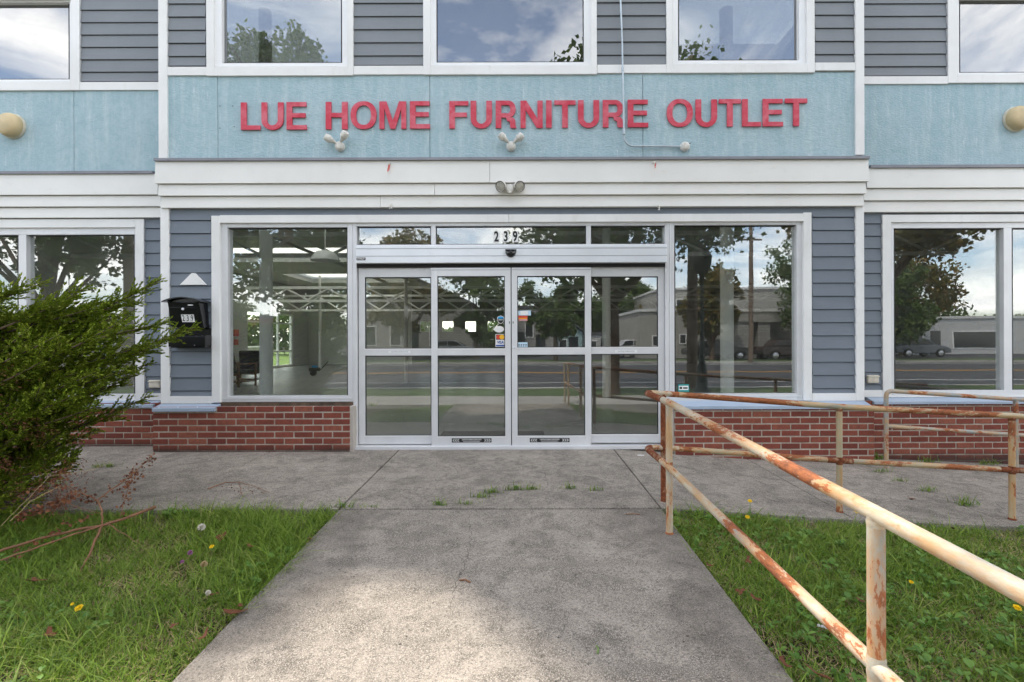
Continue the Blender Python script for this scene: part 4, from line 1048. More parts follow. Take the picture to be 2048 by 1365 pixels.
b = MB(); b.box(PX(376,Yf), PX(386,Yf), Yf-.004, Yf+.004, PZ(609.5,Yf), PZ(607.8,Yf)); b.build('letter_corner', M['white'], mbx)
for i, ch in enumerate('239'):
    x0 = PX(360.3+i*8.6,Yf); x1 = PX(368.9+i*8.6,Yf)-.002
    plate(x0, x1, PZ(627.5,Yf), PZ(642.5,Yf), .0085, .0012, 'white', 'number_card', 0, .006)
    ym = Yf+.045*(zt-PZ(635.2,Yf))/(zt-zb)-.0105
    dg_ = text_obj('digit', ch, 0.092, ((x0+x1)/2+.002, ym, PZ(635.2,Yf)), M['ink'], mbx, 0.0006, .0009, .62)
    for v in dg_.data.vertices: v.co.y -= (v.co.z-PZ(635.2,Yf))*.045/(zt-zb)
hx0, hx1 = PX(338.5,-.12), PX(414,-.12)
b = MB(); b.box(hx0, hx1-.02, -.10, -.018, PZ(694,-.1), PZ(690,-.1)); b.box(hx0, hx1-.01, -.135, -.118, PZ(692,-.13), PZ(671,-.13)); b.box(hx0, hx0+.006, -.118, -.018, PZ(690,-.1), PZ(671,-.1)); b.box(hx1-.016, hx1-.01, -.118, -.018, PZ(690,-.1), PZ(669,-.1)); b.box(hx0, hx1-.01, -.026, -.016, PZ(690,-.02), PZ(655,-.02)); b.box(hx0+.05, hx1-.06, -.022, -.014, PZ(671,-.02), PZ(652,-.02))
b.build('newspaper_holder', M['black'], mbx, bevel=.006)
b = MB()
for sx_, sz_, w_, h_ in ((388,690,.008,.010),(411,692.3,.010,.005),(361,680,.003,.02),(391.5,671,.014,.002),(403,669.8,.010,.002)): b.box(PX(sx_,-.137), PX(sx_,-.137)+w_, -.1362, -.1345, PZ(sz_,-.137), PZ(sz_,-.137)+h_)
b.build_each('scuff', M['flash'], mbx)

# ------------------------------------------------------------------ rusty pipe railings
RP = 0.0222
def smooth_path(pts, r, n=7):
    P = [Vector(p) for p in pts]; out = [P[0]]
    for i in range(1, len(P)-1):
        a = (P[i-1]-P[i]); b = (P[i+1]-P[i]); rr = min(r, a.length*.45, b.length*.45); a.normalize(); b.normalize()
        p0, p2 = P[i]+a*rr, P[i]+b*rr
        for j in range(n+1):
            t = j/n; out.append(p0*(1-t)**2+P[i]*2*t*(1-t)+p2*t*t)
    out.append(P[-1]); return out
def densify(pts, step=.12):
    out = [Vector(pts[0])]
    for a, b in zip(pts, pts[1:]):
        a, b = Vector(a), Vector(b); n = max(1, int((b-a).length/step))
        for j in range(1, n+1): out.append(a.lerp(b, j/n))
    return out
yR = -1.70
def topz(Y): return 0.845-0.036*(-2.30-Y) if Y < -2.3 else 0.845-(Y+2.3)*.01
def lowz(Y): return 0.424-0.033*(-2.30-Y) if Y < -2.3 else 0.424-(Y+2.3)*.01
XF = 0.967
r1 = empty('pipe_railing', (XF,-2.30,walk_z(-2.3)), 0, 'rusty cream painted pipe railing running beside the walkway and turning along the ramp', 'railing'); bpy.context.view_layer.update()
def rearz(X, top): z0 = .838 if top else .418; return z0-.078*(X-1.05) if X < 2.5 else z0-.078*1.45-.056*(X-2.5)
top = [(XF,-5.0,topz(-5.0)),(XF,-2.3,topz(-2.3)),(XF,yR,.842),(1.25,yR,rearz(1.25,1)),(2.48,yR,rearz(2.48,1)),(3.80,yR,rearz(3.8,1)),(6.6,yR,rearz(6.6,1))]
m = MB(); tp_ = densify(smooth_path(top, .14)); ci = next(i for i, p in enumerate(tp_) if p.x > 1.2); m.tube(tp_[:ci+1], RP, 18); m.build('top_rail', M['pipe'], r1, True); m = MB(); m.tube(tp_[ci:], RP, 18); m.build('top_rail', M['pipe_old'], r1, True)
low = [(XF,-5.0,lowz(-5.0)),(XF,-2.3,lowz(-2.3)),(XF,yR,.42),(1.25,yR,rearz(1.25,0)),(2.48,yR,rearz(2.48,0)),(3.80,yR,rearz(3.8,0)),(6.6,yR,rearz(6.6,0))]
m = MB(); tp_ = densify(smooth_path(low, .14)); ci = next(i for i, p in enumerate(tp_) if p.x > 1.2); m.tube(tp_[:ci+1], RP*.96, 18); m.build('lower_rail', M['pipe'], r1, True); m = MB(); m.tube(tp_[ci:], RP*.96, 18); m.build('lower_rail', M['pipe_old'], r1, True)
def post(x, y, zg, zt_, mat, zl):
    m = MB(); m.tube(densify([(x,y,zg-.02),(x,y,zt_)]), RP*.97, 18); p = m.build('post', M[mat], r1, True)
    m = MB(); m.lathe([(RP*1.06,-.006),(RP*1.22,0),(RP*1.04,.010)], (x,y,zg), (0,0,1), 18); m.lathe([(RP*.97,-.036),(RP*1.04,-.028),(RP*1.06,-.016)], (x,y,zt_), (0,0,1), 18, cap=False)
    m.build_each('weld_collar', M['rust'] if mat != 'pipe_post' else M['pipe'], p, True); m = MB(); m.lathe([(RP*.98,-.030),(RP*1.05,-.024),(RP*1.05,.024),(RP*.98,.030)], (x,y,zl), (0,0,1), 18, cap=False); m.build('weld_collar', M['rust'] if mat != 'pipe_post' else M['pipe'], p, True)
post(.975,-2.304,walk_z(-2.3),topz(-2.3),'pipe_post',lowz(-2.3)); post(.967,-4.17,walk_z(-4.17),topz(-4.17),'pipe_post',lowz(-4.17)); post(.967,-4.98,walk_z(-4.75)-.02,topz(-4.98),'pipe_post',lowz(-4.98))
post(1.115,yR,slab_z(1.115,yR),rearz(1.115,1),'rust',rearz(1.115,0)); post(2.48,yR,slab_z(2.48,yR),rearz(2.48,1),'post_old',rearz(2.48,0)); post(3.82,yR,slab_z(3.82,yR),rearz(3.82,1),'post_old',rearz(3.82,0)); post(5.3,yR,slab_z(5.3,yR),rearz(5.3,1),'post_old',rearz(5.3,0))
m = MB(); ang = smooth_path(top, .14)[7:14]; m.tube(ang, RP*1.035, 18); m.tube(smooth_path(low, .14)[8:14], RP*1.0, 18)
for px_ in (2.48, 3.82):
    for tp in (0,):
        m.tube([(px_-.10,yR,rearz(px_-.10,tp)),(px_+.10,yR,rearz(px_+.10,tp))], RP*1.0, 16)
m.build_each('elbow', M['rust'], r1, True)
yW = -.25
r2 = empty('pipe_railing', (3.93,yW,slab_z(3.93,yW)), 0, 'grey weathered pipe railing starting in front of the recessed shop window beyond the ramp', 'railing'); bpy.context.view_layer.update()
def wz2(X, z0): return z0-.069*(X-3.93)
m = MB(); m.tube(densify(smooth_path([(3.93,yW,.30),(3.93,yW,.695),(4.2,yW,wz2(4.2,.695)),(6.8,yW,wz2(6.8,.695))], .07)), .0222, 16); m.build('top_rail', M['pipe_grey'], r2, True)
m = MB(); m.tube(densify([(3.93,yW,.315),(6.8,yW,wz2(6.8,.315))]), .0205, 16); m.build('lower_rail', M['pipe_grey'], r2, True)
for x in (3.93, 5.32):
    m = MB(); m.tube(densify([(x,yW,slab_z(x,yW)-.02),(x,yW,wz2(x,.695)-(.08 if x < 4 else 0))]), .0215, 16); m.build('post', M['pipe_grey'], r2, True)

# ------------------------------------------------------------------ interior furniture seen through the glass
def armchair(x, y, rz, lab):
    e = empty('armchair', (x,y,0), rz, lab, 'armchair', 'wooden armchairs inside the shop'); bpy.context.view_layer.update()
    def P(fn, name, mat, bev=.01):
        m = MB(); fn(m); o = m.build(name, M[mat], None, bevel=bev); o.parent = e
    P(lambda m: m.box(-.27,.27,-.27,.25,.36,.46), 'seat', 'chairpad', .03)
    P(lambda m: m.box(-.26,.26,.22,.32,.44,.98, rot=Matrix.Rotation(R(-12),3,'X'), piv=(0,.27,.44)), 'backrest', 'chairpad', .04)
    for s in (-1,1):
        P(lambda m: m.box(s*.33-.03,s*.33+.03,-.33,.33,.60,.64), 'armrest', 'chairwood')
        P(lambda m: m.box(s*.33-.02,s*.33+.02,-.30,-.25,0,.60), 'leg', 'chairwood'); P(lambda m: m.box(s*.33-.02,s*.33+.02,.24,.29,0,.60), 'leg', 'chairwood')
    P(lambda m: (m.box(-.33,.33,-.29,-.26,.30,.36), m.box(-.33,.33,.25,.28,.30,.36), m.box(-.33,.33,-.28,.26,.12,.15)), 'seat_frame', 'chairwood')
armchair(PX(476,8.0), 8.0, R(160), 'wooden armchair inside the shop, partly hidden by the edge of the window frame')
armchair(PX(503,8.8), 8.8, R(200), 'wooden armchair with dark back inside the shop, next to the white column')
e = empty('fire_alarm', (-10.9,12.9,1.35), 0, 'red fire alarm boxes on the far interior wall by the glazed side entrance', 'fire alarm'); bpy.context.view_layer.update()
m = MB(); m.box(-10.99,-10.88,13.2,13.5,1.42,1.68); m.build('alarm_box', M['ribbon'], e, bevel=.02); m = MB(); m.box(-10.99,-10.9,13.3,13.5,1.08,1.30); m.build('alarm_pull', M['ribbon'], e, bevel=.02)
e = empty('pendant_lamp', (PX(651,4.0),4.0,2.85), 0, 'round dome pendant lamp hanging inside behind the shop window', 'pendant lamp'); bpy.context.view_layer.update()
m = MB(); m.lathe([(.05,.20),(.16,.17),(.24,.08),(.27,0),(.255,0),(.22,.07),(.12,.15)], (PX(651,4.0),4.0,2.80), (0,0,1), 32); m.build('lamp_shade', M['int_white'], e, True)
m = MB(); m.tube([(PX(651,4.0),4.0,3.0),(PX(651,4.0),4.0,3.9)], .012, 8); m.build('hanging_rod', M['int_white'], e)
e = empty('hand_cart', (PX(632,12),12,0), R(15), 'dark hand cart with a blue cover deep inside the shop', 'hand cart'); bpy.context.view_layer.update()
def P2(fn, name, mat):
    m = MB(); fn(m); o = m.build(name, M[mat], None, True, bevel=.01); o.parent = e
e.scale = (.45,.45,.45)
P2(lambda m: m.box(-.5,.3,-.3,.3,.35,.62), 'tray', 'black'); P2(lambda m: (m.tube([(.3,-.25,.4),(.9,-.25,1.1)], .02, 8), m.tube([(.3,.25,.4),(.9,.25,1.1)], .02, 8)), 'handle', 'black')
for s in (-.28,.28): P2(lambda m: m.lathe([(.2,-.04),(.22,0),(.2,.04)], (-.2,s,.2), (0,1,0), 20), 'wheel', 'chairpad')
P2(lambda m: m.box(-.3,.1,-.2,.2,.63,.78), 'blue_cover', 'st_blue')
for i, (a, b, c, d_, lab) in enumerate(((878,1010,-.0,.0,'black rubber doormat behind the closed door leaf with the card stickers'),(1035,1089,0,0,'black rubber doormat behind the closed door leaf with the paper notices'))):
    m = MB(); m.box(PX(a,.8), PX(b,.8), .35, 1.15, 0.002, .014); tag(m.build('doormat', M['gasket'], None, bevel=.004), lab, 'doormat', 'doormats inside the entrance')
# ------------------------------------------------------------------ vegetation
RNG = np.random.default_rng(7)
def blades(name, X, Y, Z, hgt, wid, lean, az, mat, curve=0.6):
    """grass blades: 4-level ribbons; arrays of equal length"""
    n = len(X); lv = [0, .35, .7, 1.0]; wf = [1.0, .85, .55, .06]
    dx, dy = np.cos(az), np.sin(az); px, py = -dy, dx; tw = RNG.uniform(-.6,.6,n); px2 = px*np.cos(tw)-py*np.sin(tw); py2 = px*np.sin(tw)+py*np.cos(tw)
    V = np.zeros((n, 8, 3))
    for i, (l, w) in enumerate(zip(lv, wf)):
        out = lean*hgt*(l**(1+curve)); up = hgt*l*np.sqrt(np.clip(1-(lean*.55*l)**2, .15, 1))
        cx, cy, cz = X+dx*out, Y+dy*out, Z+up
        V[:,2*i,0] = cx-px2*wid*w/2; V[:,2*i,1] = cy-py2*wid*w/2; V[:,2*i,2] = cz
        V[:,2*i+1,0] = cx+px2*wid*w/2; V[:,2*i+1,1] = cy+py2*wid*w/2; V[:,2*i+1,2] = cz
    base = (np.arange(n)*8)[:,None,None]
    q = np.array([[0,1,3,2],[2,3,5,4],[4,5,7,6]])[None]
    Fc = (base+q).reshape(-1)
    return fast_mesh(name, V.reshape(-1,3), Fc, np.full(n*3, 4), mat, smooth=True)
def vnoise(x, y, s, seed=0):
    return 0.5+0.25*(np.sin(x*s+seed)*np.cos(y*s*1.3+seed*2)+np.sin((x+y)*s*.7+seed*3)+np.cos((x*.6-y)*s*1.9+seed)*.5)
def lawn(name, x0, x1, y0, y1, n, lab, side, hs=1.0):
    X = RNG.uniform(x0, x1, n); Y = RNG.uniform(y0, y1, n)
    # clump a little
    X += .012*np.sin(Y*90+X*31); Y += .012*np.cos(X*80)
    c = Y+D; vis = (c > .8)&(np.abs(X)/np.maximum(c,.1) < 1.16)
    X, Y = X[vis], Y[vis]; n = len(X)
    dn = vnoise(X, Y, 7.3, side+2.2)*.6+vnoise(X, Y, 19.0, side)*.4; kp = RNG.random(n) < np.clip((dn-.16)*2.8, .30, 1); X, Y = X[kp], Y[kp]; n = len(X)
    Z = np.array([lawn_z(a, b) for a, b in zip(X, Y)])-.015
    p = vnoise(X, Y, 3.1, side*2.0+1)
    h = (RNG.gamma(4, .0120, n)+.020)*(.55+.8*p)*hs
    tall = RNG.random(n) < .03; h[tall] *= 1.5
    h = np.clip(h, .02, .19)
    w = RNG.gamma(6,.00062,n)+.0012; lean = RNG.uniform(.4,1.6,n); az = RNG.uniform(0,2*math.pi,n)
    o = blades(name, X, Y, Z, h, w, lean, az, M['grass']); tag(o, lab, 'grass', kind='stuff'); return o
lawn('grass', -4.6, -1.325, -4.7, YJ-.01, 120000, 'uneven green lawn grass between the juniper and the walkway', -1, 1.08)
lawn('grass', 1.035, 4.9, -4.9, YJ-.01, 120000, 'green lawn grass under the rusty railing beside the ramp', 1, .9)
# thatch under the blades
def thatch(name, x0, x1, lab):
    n = 36000; X = RNG.uniform(x0,x1,n); Y = RNG.uniform(-4.6,YJ-.02,n); c = Y+D; v = (np.abs(X)/c < 1.16)&(c > .8); X, Y = X[v], Y[v]; n = len(X)
    Z = np.array([lawn_z(a, b) for a, b in zip(X, Y)])-.012
    o = blades(name, X, Y, Z, RNG.uniform(.015,.05,n), RNG.uniform(.002,.005,n), RNG.uniform(1.2,1.75,n), RNG.uniform(0,6.28,n), M['straw']); tag(o, lab, 'thatch', kind='stuff')
thatch('thatch', -4.6, -1.36, 'dry straw thatch in the lawn beside the juniper'); thatch('thatch', 1.07, 4.9, 'dry straw thatch in the lawn under the railing')
# lawn seen only in the reflections, round the camera
for x0, x1 in ((-12,-4.6),(4.9,12)):
    n = 14000; X = RNG.uniform(x0,x1,n); Y = RNG.uniform(-4.6,YJ,n); Z = np.array([lawn_z(a, b) for a, b in zip(X, Y)])-.01
    tag(blades('grass', X, Y, Z, RNG.uniform(.05,.11,n), RNG.uniform(.006,.012,n), RNG.uniform(.3,1.2,n), RNG.uniform(0,6.28,n), M['grass']), 'lawn grass stretching along the front of the shop %s' % ('past the juniper' if x0 < 0 else 'past the end of the ramp railing'), 'grass', kind='stuff')

# broad leaves (clover, plantain) as ground cover
def oval_leaves(name, C, az, L, Wd, tilt, mat, fold=.25):
    n = len(az); prof = [(0,.12),(.2,.7),(.45,1.0),(.7,.85),(.9,.45),(1.0,.05)]
    m_ = len(prof); V = np.zeros((n, m_*3, 3))
    dx, dy = np.cos(az), np.sin(az); px, py = -dy, dx
    for i, (t, w) in enumerate(prof):
        r = L*t*np.cos(tilt); up = L*(t*np.sin(tilt)-.28*t*t)
        for j, s in enumerate((-1,0,1)):
            V[:,i*3+j,0] = C[:,0]+dx*r+px*s*Wd*w/2; V[:,i*3+j,1] = C[:,1]+dy*r+py*s*Wd*w/2; V[:,i*3+j,2] = C[:,2]+up+abs(s)*fold*Wd*w/2
    q = []
    for i in range(m_-1): a = i*3; q += [[a,a+1,a+4,a+3],[a+1,a+2,a+5,a+4]]
    q = np.array(q)[None]; Fc = ((np.arange(n)*m_*3)[:,None,None]+q).reshape(-1)
    return fast_mesh(name, V.reshape(-1,3), Fc, np.full(n*len(q[0]), 4), mat, smooth=True)
def rosettes(name, x0, x1, n, lab, bias):
    cx = RNG.uniform(x0,x1,n); cy = RNG.uniform(-4.5,YJ-.03,n); keep = (vnoise(cx,cy,2.3,bias) > .46)&((cy+D) > .9)&(np.abs(cx)/(cy+D) < 1.15); cx, cy = cx[keep], cy[keep]
    C = []; A = []; L = []; Wd = []; T = []
    for x, y in zip(cx, cy):
        k = RNG.integers(3, 8); s = RNG.uniform(.6,1.3); z = lawn_z(x,y)+RNG.uniform(.012,.055)
        for i in range(k):
            C.append((x+RNG.normal(0,.008), y+RNG.normal(0,.008), z)); A.append(RNG.uniform(0,6.28)); L.append(s*RNG.uniform(.014,.042)); Wd.append(L[-1]*RNG.uniform(.4,.75)); T.append(RNG.uniform(.1,1.0))
    o = oval_leaves(name, np.array(C), np.array(A), np.array(L), np.array(Wd), np.array(T), M['weedleaf']); tag(o, lab, 'ground cover', kind='stuff')
rosettes('ground_cover', 1.06, 4.6, 2300, 'clover and plantain leaves mixed into the lawn under the railing', 1.0)
rosettes('ground_cover', -4.4, -1.36, 1800, 'clover and plantain leaves mixed into the lawn beside the juniper', 4.0)

# weeds growing out of pavement joints: each tuft a thing
def tuft(x, y, z, s, lab, n=26, cat='weed', grp='weeds growing from the pavement joints', spread=.05, mat='weedleaf'):
    X = x+RNG.normal(0,spread,n); Y = y+RNG.normal(0,spread*.25,n)
    o = blades('weed_tuft', X, Y, np.full(n,z), RNG.uniform(.02,.075,n)*s, RNG.uniform(.003,.007,n), RNG.uniform(.3,1.3,n), RNG.uniform(0,6.28,n), M['grass'])
    k = n//2; C = np.stack([x+RNG.normal(0,spread,k), y+RNG.normal(0,spread*.25,k), np.full(k,z)+RNG.uniform(.002,.02,k)], 1); L = RNG.uniform(.015,.035,k)*s
    p = oval_leaves('broad_leaf', C, RNG.uniform(0,6.28,k), L, L*.4, RNG.uniform(.1,.9,k), M[mat]); p.parent = o
    tag(o, lab, cat, grp)
for (px, py, s, n, sp, lab) in ((877,1010,1.1,26,.022,'small upright weed tuft on the joint nearest the juniper side of the landing'),
        (930,1008,.7,30,.05,'low weed tuft at the start of the curved weed line on the landing'),
        (957,995,.9,34,.05,'weed tuft with yellowish blades midway along the curved weed line'),
        (985,986,1.0,30,.045,'weed tuft near the upper end of the curved weed line'),
        (1032,980,1.1,46,.05,'largest green weed tuft on the landing in front of the doors'),
        (1065,980,.9,30,.03,'flat spreading weed right beside the largest tuft'),
        (1140,978,1.0,30,.04,'weed tuft on the landing below the notices on the door'),
        (1190,982,.9,26,.035,'short weed tuft on the landing nearest the railing'),
        (741,1014,.6,18,.03,'tiny weed tuft at the corner joint between side path and walkway'),
        (688,1014,1.1,30,.04,'weed tuft where lawn, side path and walkway meet')):
    x, y = gpt(px, py); tuft(x, y, max(slab_z(x,y) if y > YJ else walk_z(y), -.02), s, lab, n, spread=sp)
for i, (X, Y, s, n, lab) in enumerate(((3.70,-.45,1.0,30,'weed tuft in the ramp joint close to the brick base'),(3.70,-.75,.8,26,'second weed tuft along the far ramp joint'),(3.70,-1.05,1.0,40,'weed tuft halfway along the far ramp joint'),(3.72,-1.4,1.5,40,'tallest weed tuft at the lawn end of the far ramp joint'),
        (-4.08,-.7,.9,60,'yellow green weed strip in the joint near the corner of the brick base'),(-4.08,-1.25,1.1,36,'thin weed tuft in the joint closer to the juniper'),(4.05,.12,1.6,46,'green weeds at the foot of the recessed brick base behind the railing post'),(4.7,.12,1.1,50,'low weeds along the recessed brick base beyond the railing post'),(5.4,.12,1.1,50,'low weeds by the farthest visible stretch of brick base'))):
    tuft(X, Y, slab_z(X,Y)-.002, s, lab, n, spread=.07 if i > 3 else .05)
tuft(-1.62, -.10, .53, .7, 'tiny green weed growing on top of the brick base beside the door frame', 14, spread=.02, grp=None)

# dandelions and other single flowers
def curve_stem(p0, p1, r=.0016, sag=0.02):
    a, b = Vector(p0), Vector(p1); mid = (a+b)/2+Vector((sag,sag*.4,0)); return [a*(1-t)**2+mid*2*t*(1-t)+b*t*t for t in (0,.2,.4,.6,.8,1)]
def lawn_pt(px, py, hz):
    c = F*H/(py-VY)
    for _ in range(20): X = (px-VX)/F*c; c = F*(H-(lawn_z(X, c-D)+hz))/(py-VY)
    X = (px-VX)/F*c; return Vector((X, c-D, lawn_z(X,c-D)+hz))
def dandelion(px, py, s, lab, hz=.09):
    h = lawn_pt(px, py, hz); e = empty('dandelion', (h.x,h.y,h.z-hz), 0, lab, 'dandelion', 'yellow dandelions in the lawn'); bpy.context.view_layer.update()
    m = MB(); m.tube(curve_stem((h.x-.02,h.y,h.z-hz), h), .0016, 6); m.build('stem', M['stem'], e)
    m = MB(); rr = random.Random(int(px)); ax = Vector((rr.uniform(-.3,.3),-.55,1)).normalized(); u = ax.orthogonal().normalized(); v = ax.cross(u)
    for ly, (rad, up, n) in enumerate(((.017,.002,20),(.013,.006,16),(.008,.010,12))):
        for i in range(n):
            a = 6.283*i/n+ly*.3+rr.uniform(-.1,.1); d = u*math.cos(a)+v*math.sin(a); t_ = ax.cross(d); rad_ = rad*s*rr.uniform(.85,1.1)
            b0 = h+ax*.001; m.add([b0-t_*.001, b0+t_*.001, h+d*rad_*.7+t_*.0026*s+ax*up*s, h+d*rad_+ax*(up*.7)*s, h+d*rad_*.7-t_*.0026*s+ax*up*s], [(0,1,2,3,4)])
    m.lathe([(.004*s,0),(.007*s,.003),(.005*s,.006*s)], h-ax*.003, ax, 10); m.build('flower_head', M['yellow'], e)
for px, py, s, lab, hz in ((422,1092,.85,'yellow dandelion in the middle of the lawn beside the juniper',.08),(156,1214,1.15,'largest yellow dandelion in the lawn at the foot of the fallen branch',.07),(143,1206,.5,'tiny half open dandelion next to the largest dandelion',.07),
        (1499,1004,1.0,'yellow dandelion standing highest against the ramp concrete',.16),(1494,1036,.95,'yellow dandelion just below the one against the ramp concrete',.09),(1711,1026,.9,'yellow dandelion between the diagonal rail and the second ramp post',.12),
        (1821,1167,.75,'small yellow dandelion in open lawn under the top rail',.06),(2033,1219,1.15,'yellow dandelion at the very edge of the lawn under the top rail',.07)):
    dandelion(px, py, s, lab, hz)
def puff(px, py, s, lab, hz, mat='puff', name='seed_head', cat='seed head'):
    h = lawn_pt(px, py, hz); e = empty(name, (h.x,h.y,h.z-hz), 0, lab, cat); bpy.context.view_layer.update()
    m = MB(); m.tube(curve_stem((h.x-.07,h.y+.02,h.z-hz), h, sag=.03), .0014, 6); m.build('stem', M['straw'], e)
    m = MB(); rr = random.Random(int(py))
    for i in range(150):
        z_ = rr.uniform(-.75,1); a = rr.uniform(0,6.283); r_ = math.sqrt(1-z_*z_); d = Vector((r_*math.cos(a), r_*math.sin(a), z_)); u = d.orthogonal().normalized(); L = .017*s
        m.add([h+d*.003-u*.0003, h+d*.003+u*.0003, h+d*L+u*.0022*s, h+d*L*1.05, h+d*L-u*.0022*s], [(0,1,2,3,4)])
    m.lathe([(.001,-.003),(.004*s,0),(.001,.004)], h, (0,0,1), 8); m.build('fluff', M[mat], e)
puff(402,1053,1.35,'round dandelion seed head on a leaning stem in the lawn','.', 'puff') if False else None
puff(402,1053,1.3,'round pale dandelion seed head on a leaning stem',.09); puff(415,1184,.75,'small white clover like seed head near the walkway edge',.06)
puff(379,1104,.8,'pink clover blossom in the middle of the lawn',.07,'clover','clover_flower','clover'); puff(363,1122,.6,'smaller pink clover blossom just under the other one',.05,'clover','clover_flower','clover')
puff(407,1127,1.0,'spiky tan spent flower head near the yellow dandelion',.08,'straw')
for i, (px, py) in enumerate(((1636,1253),(1643,1255),(1650,1257))): puff(px, py, .38, 'tiny white flower near the lower rail, %s of three' % ('farthest from the post','middle one','nearest to the post')[i], .05, 'white', 'white_flower', 'flower')

# dry fallen leaves
def dry_leaf(px, py, s, rz, lab, curl=.5, onwalk=False):
    if onwalk: x, y = gpt(px, py); z = walk_z(y)+.004
    else:
        p = lawn_pt(px, py, .05); x, y, z = p.x, p.y, p.z
    rr = random.Random(int(px+py)); n = 14; out = []
    for i in range(n):
        a = 6.283*i/n; r_ = (.5+.18*math.cos(3*a+rr.random())+.12*math.cos(5*a+rr.random()*3))*s*(1.25 if abs(math.sin(a/2)) < .3 else 1)
        out.append((r_*math.cos(a), r_*.72*math.sin(a)))
    vs = [(0,0,0)]+[(a, b, curl*s*((b/s)**2*1.5+abs(a/s)**2*.5)+rr.uniform(0,.06)*s) for a, b in out]
    vs += [(v[0],v[1],v[2]-.0008) for v in vs]
    fs = [(0,i+1,(i+1)%n+1) for i in range(n)]+[(n+1,n+1+(i+1)%n+1,n+1+i+1) for i in range(n)]+[(i+1,n+2+i,n+2+(i+1)%n,(i+1)%n+1) for i in range(n)]
    Rm_ = Euler((rr.uniform(-.5,.5), rr.uniform(-.4,.4), rz)).to_matrix()
    m = MB(); m.add([tuple(Rm_ @ Vector(v)) for v in vs], fs); o = m.build('dry_leaf', M['deadleaf'], None, True, angle=70); o.location = (x,y,z); tag(o, lab, 'dry leaf', 'brown leaves fallen on lawn and walkway')
LV = [(66,1160,.075,.2,'pointed tan leaf lying in the lawn beside the fallen branch stem'),(440,1074,.055,1.4,'curled orange brown leaf just above the middle dandelion'),(500,1092,.045,2.6,'brown leaf between the middle dandelion and the walkway edge'),
      (424,1188,.04,.7,'small brown leaf right beside the small white seed head'),(466,1226,.085,.9,'large rust brown leaf leaning on the walkway edge'),(478,1212,.05,2.2,'brown leaf tucked behind the large rust leaf on the edge'),(345,1250,.03,.3,'small red brown leaf low in the lawn'),
      (408,1270,.04,1.9,'brown leaf flat in the grass near the bottom of the lawn'),(620,1078,.035,.1,'little brown leaf at the top of the walkway edge'),(98,1266,.05,2.5,'tan curled leaf near the lower corner of the lawn'),
      (1495,1125,.05,1.2,'tan leaf standing upright in the lawn beside the lower rail'),(1479,1186,.04,.4,'reddish leaf in the lawn close to the walkway edge'),(1510,1200,.045,2.1,'brown leaf lying a step beyond the reddish one'),(1692,1079,.032,.9,'small orange leaf under the top rail'),
      (1416,1132,.035,.3,'orange brown leaf on the lawn side of the walkway edge near the corner post'),(1565,1330,.07,1.5,'dark brown leaf at the walkway edge at the bottom'),(1640,1355,.07,2.8,'long tan leaf by the base of the big near post'),(1720,1205,.045,.6,'rusty leaf in the lawn just before the big near post'),
      (1905,1060,.04,.2,'small brown leaf in the lawn below the second ramp post'),(1820,1000,.05,.4,'brown leaf against the ramp joint weeds')]
for px, py, s, rz, lab in LV: dry_leaf(px, py, s, rz, lab)
m = MB(); x, y = gpt(928,1164); m.tube([(x-.03,y+.01,walk_z(y)+.004),(x,y+.012,walk_z(y)+.007),(x+.02,y-.004,walk_z(y)+.005),(x+.03,y-.012,walk_z(y)+.004)], .0045, 8); tag(m.build('wood_chip', M['twig'], None, True), 'curled brown bark chip on the middle of the walkway', 'bark chip')
m = MB(); x, y = gpt(1265,1031); m.tube([(x-.05,y,.005-.004),(x,y+.01,.006-.004),(x+.05,y,.004-.004)], .003, 8); tag(m.build('wood_chip', M['twig'], None, True), 'thin dark twig on the walkway near the corner post', 'twig')
m = MB(); x, y = gpt(1281,909.5); z = slab_z(x,y); m.box(x-.035,x+.035,y-.012,y+.012,z+.002,z+.006, rot=Matrix.Rotation(R(-8),3,'Z')); tag(m.build('paper_scrap', M['white'], None), 'small white paper scrap on the landing by the door threshold', 'litter')
m = MB(); x, y = gpt(1193,1300); z = walk_z(y); m.tube([(x-.004,y-.03,z+.003),(x+.004,y,z+.004),(x,y+.02,z+.003)], .004, 6); tag(m.build('green_leaflet', M['stem'], None, True), 'small pale green leaflet lying on the sunny walkway', 'leaf')
# stick with side twig on the side path
def twig_obj(parent, name, pts, r0, r1, mat='twig'):
    P = []; pts = [Vector(p) for p in pts]
    for a, b in zip(pts, pts[1:]):
        for j in range(4): P.append(a.lerp(b, j/4))
    P.append(pts[-1]); k = len(P); m = MB(); rr = random.Random(int(abs(pts[0].x)*1000)); P = [p+Vector((rr.uniform(-1,1),rr.uniform(-1,1),rr.uniform(-1,1)))*.004 for p in P]
    m.tube(P, 0, 8, radii=[.75*(r0+(r1-r0)*i/(k-1)) for i in range(k)]); return m.build(name, M[mat], parent, True)
def crumple(parent, pts, n, seed, size=.02):
    rr = random.Random(seed); m = MB(); P = [Vector(p) for p in pts]
    for i in range(n):
        k = rr.randrange(len(P)-1); p = P[k].lerp(P[k+1], rr.random())+Vector((rr.gauss(0,.02),rr.gauss(0,.02),rr.uniform(-.035,.01)))
        s = size*rr.uniform(.5,1.3); u = Vector((rr.gauss(0,1),rr.gauss(0,1),rr.gauss(0,1))).normalized(); v = u.orthogonal().normalized(); w = u.cross(v)
        m.add([p, p+u*s*.5+v*s*.35+w*s*.2, p+u*s+w*s*.1, p+u*s*.5-v*s*.35-w*s*.15], [(0,1,2),(0,2,3)])
    return m.build('withered_leaves', M['deadleaf'], parent)
x, y = gpt(458,970); z = slab_z(x,y)
e = empty('fallen_stick', (x,y,z), 0, 'thin brown stick with crumbled leaf bits on the side path', 'stick'); bpy.context.view_layer.update()
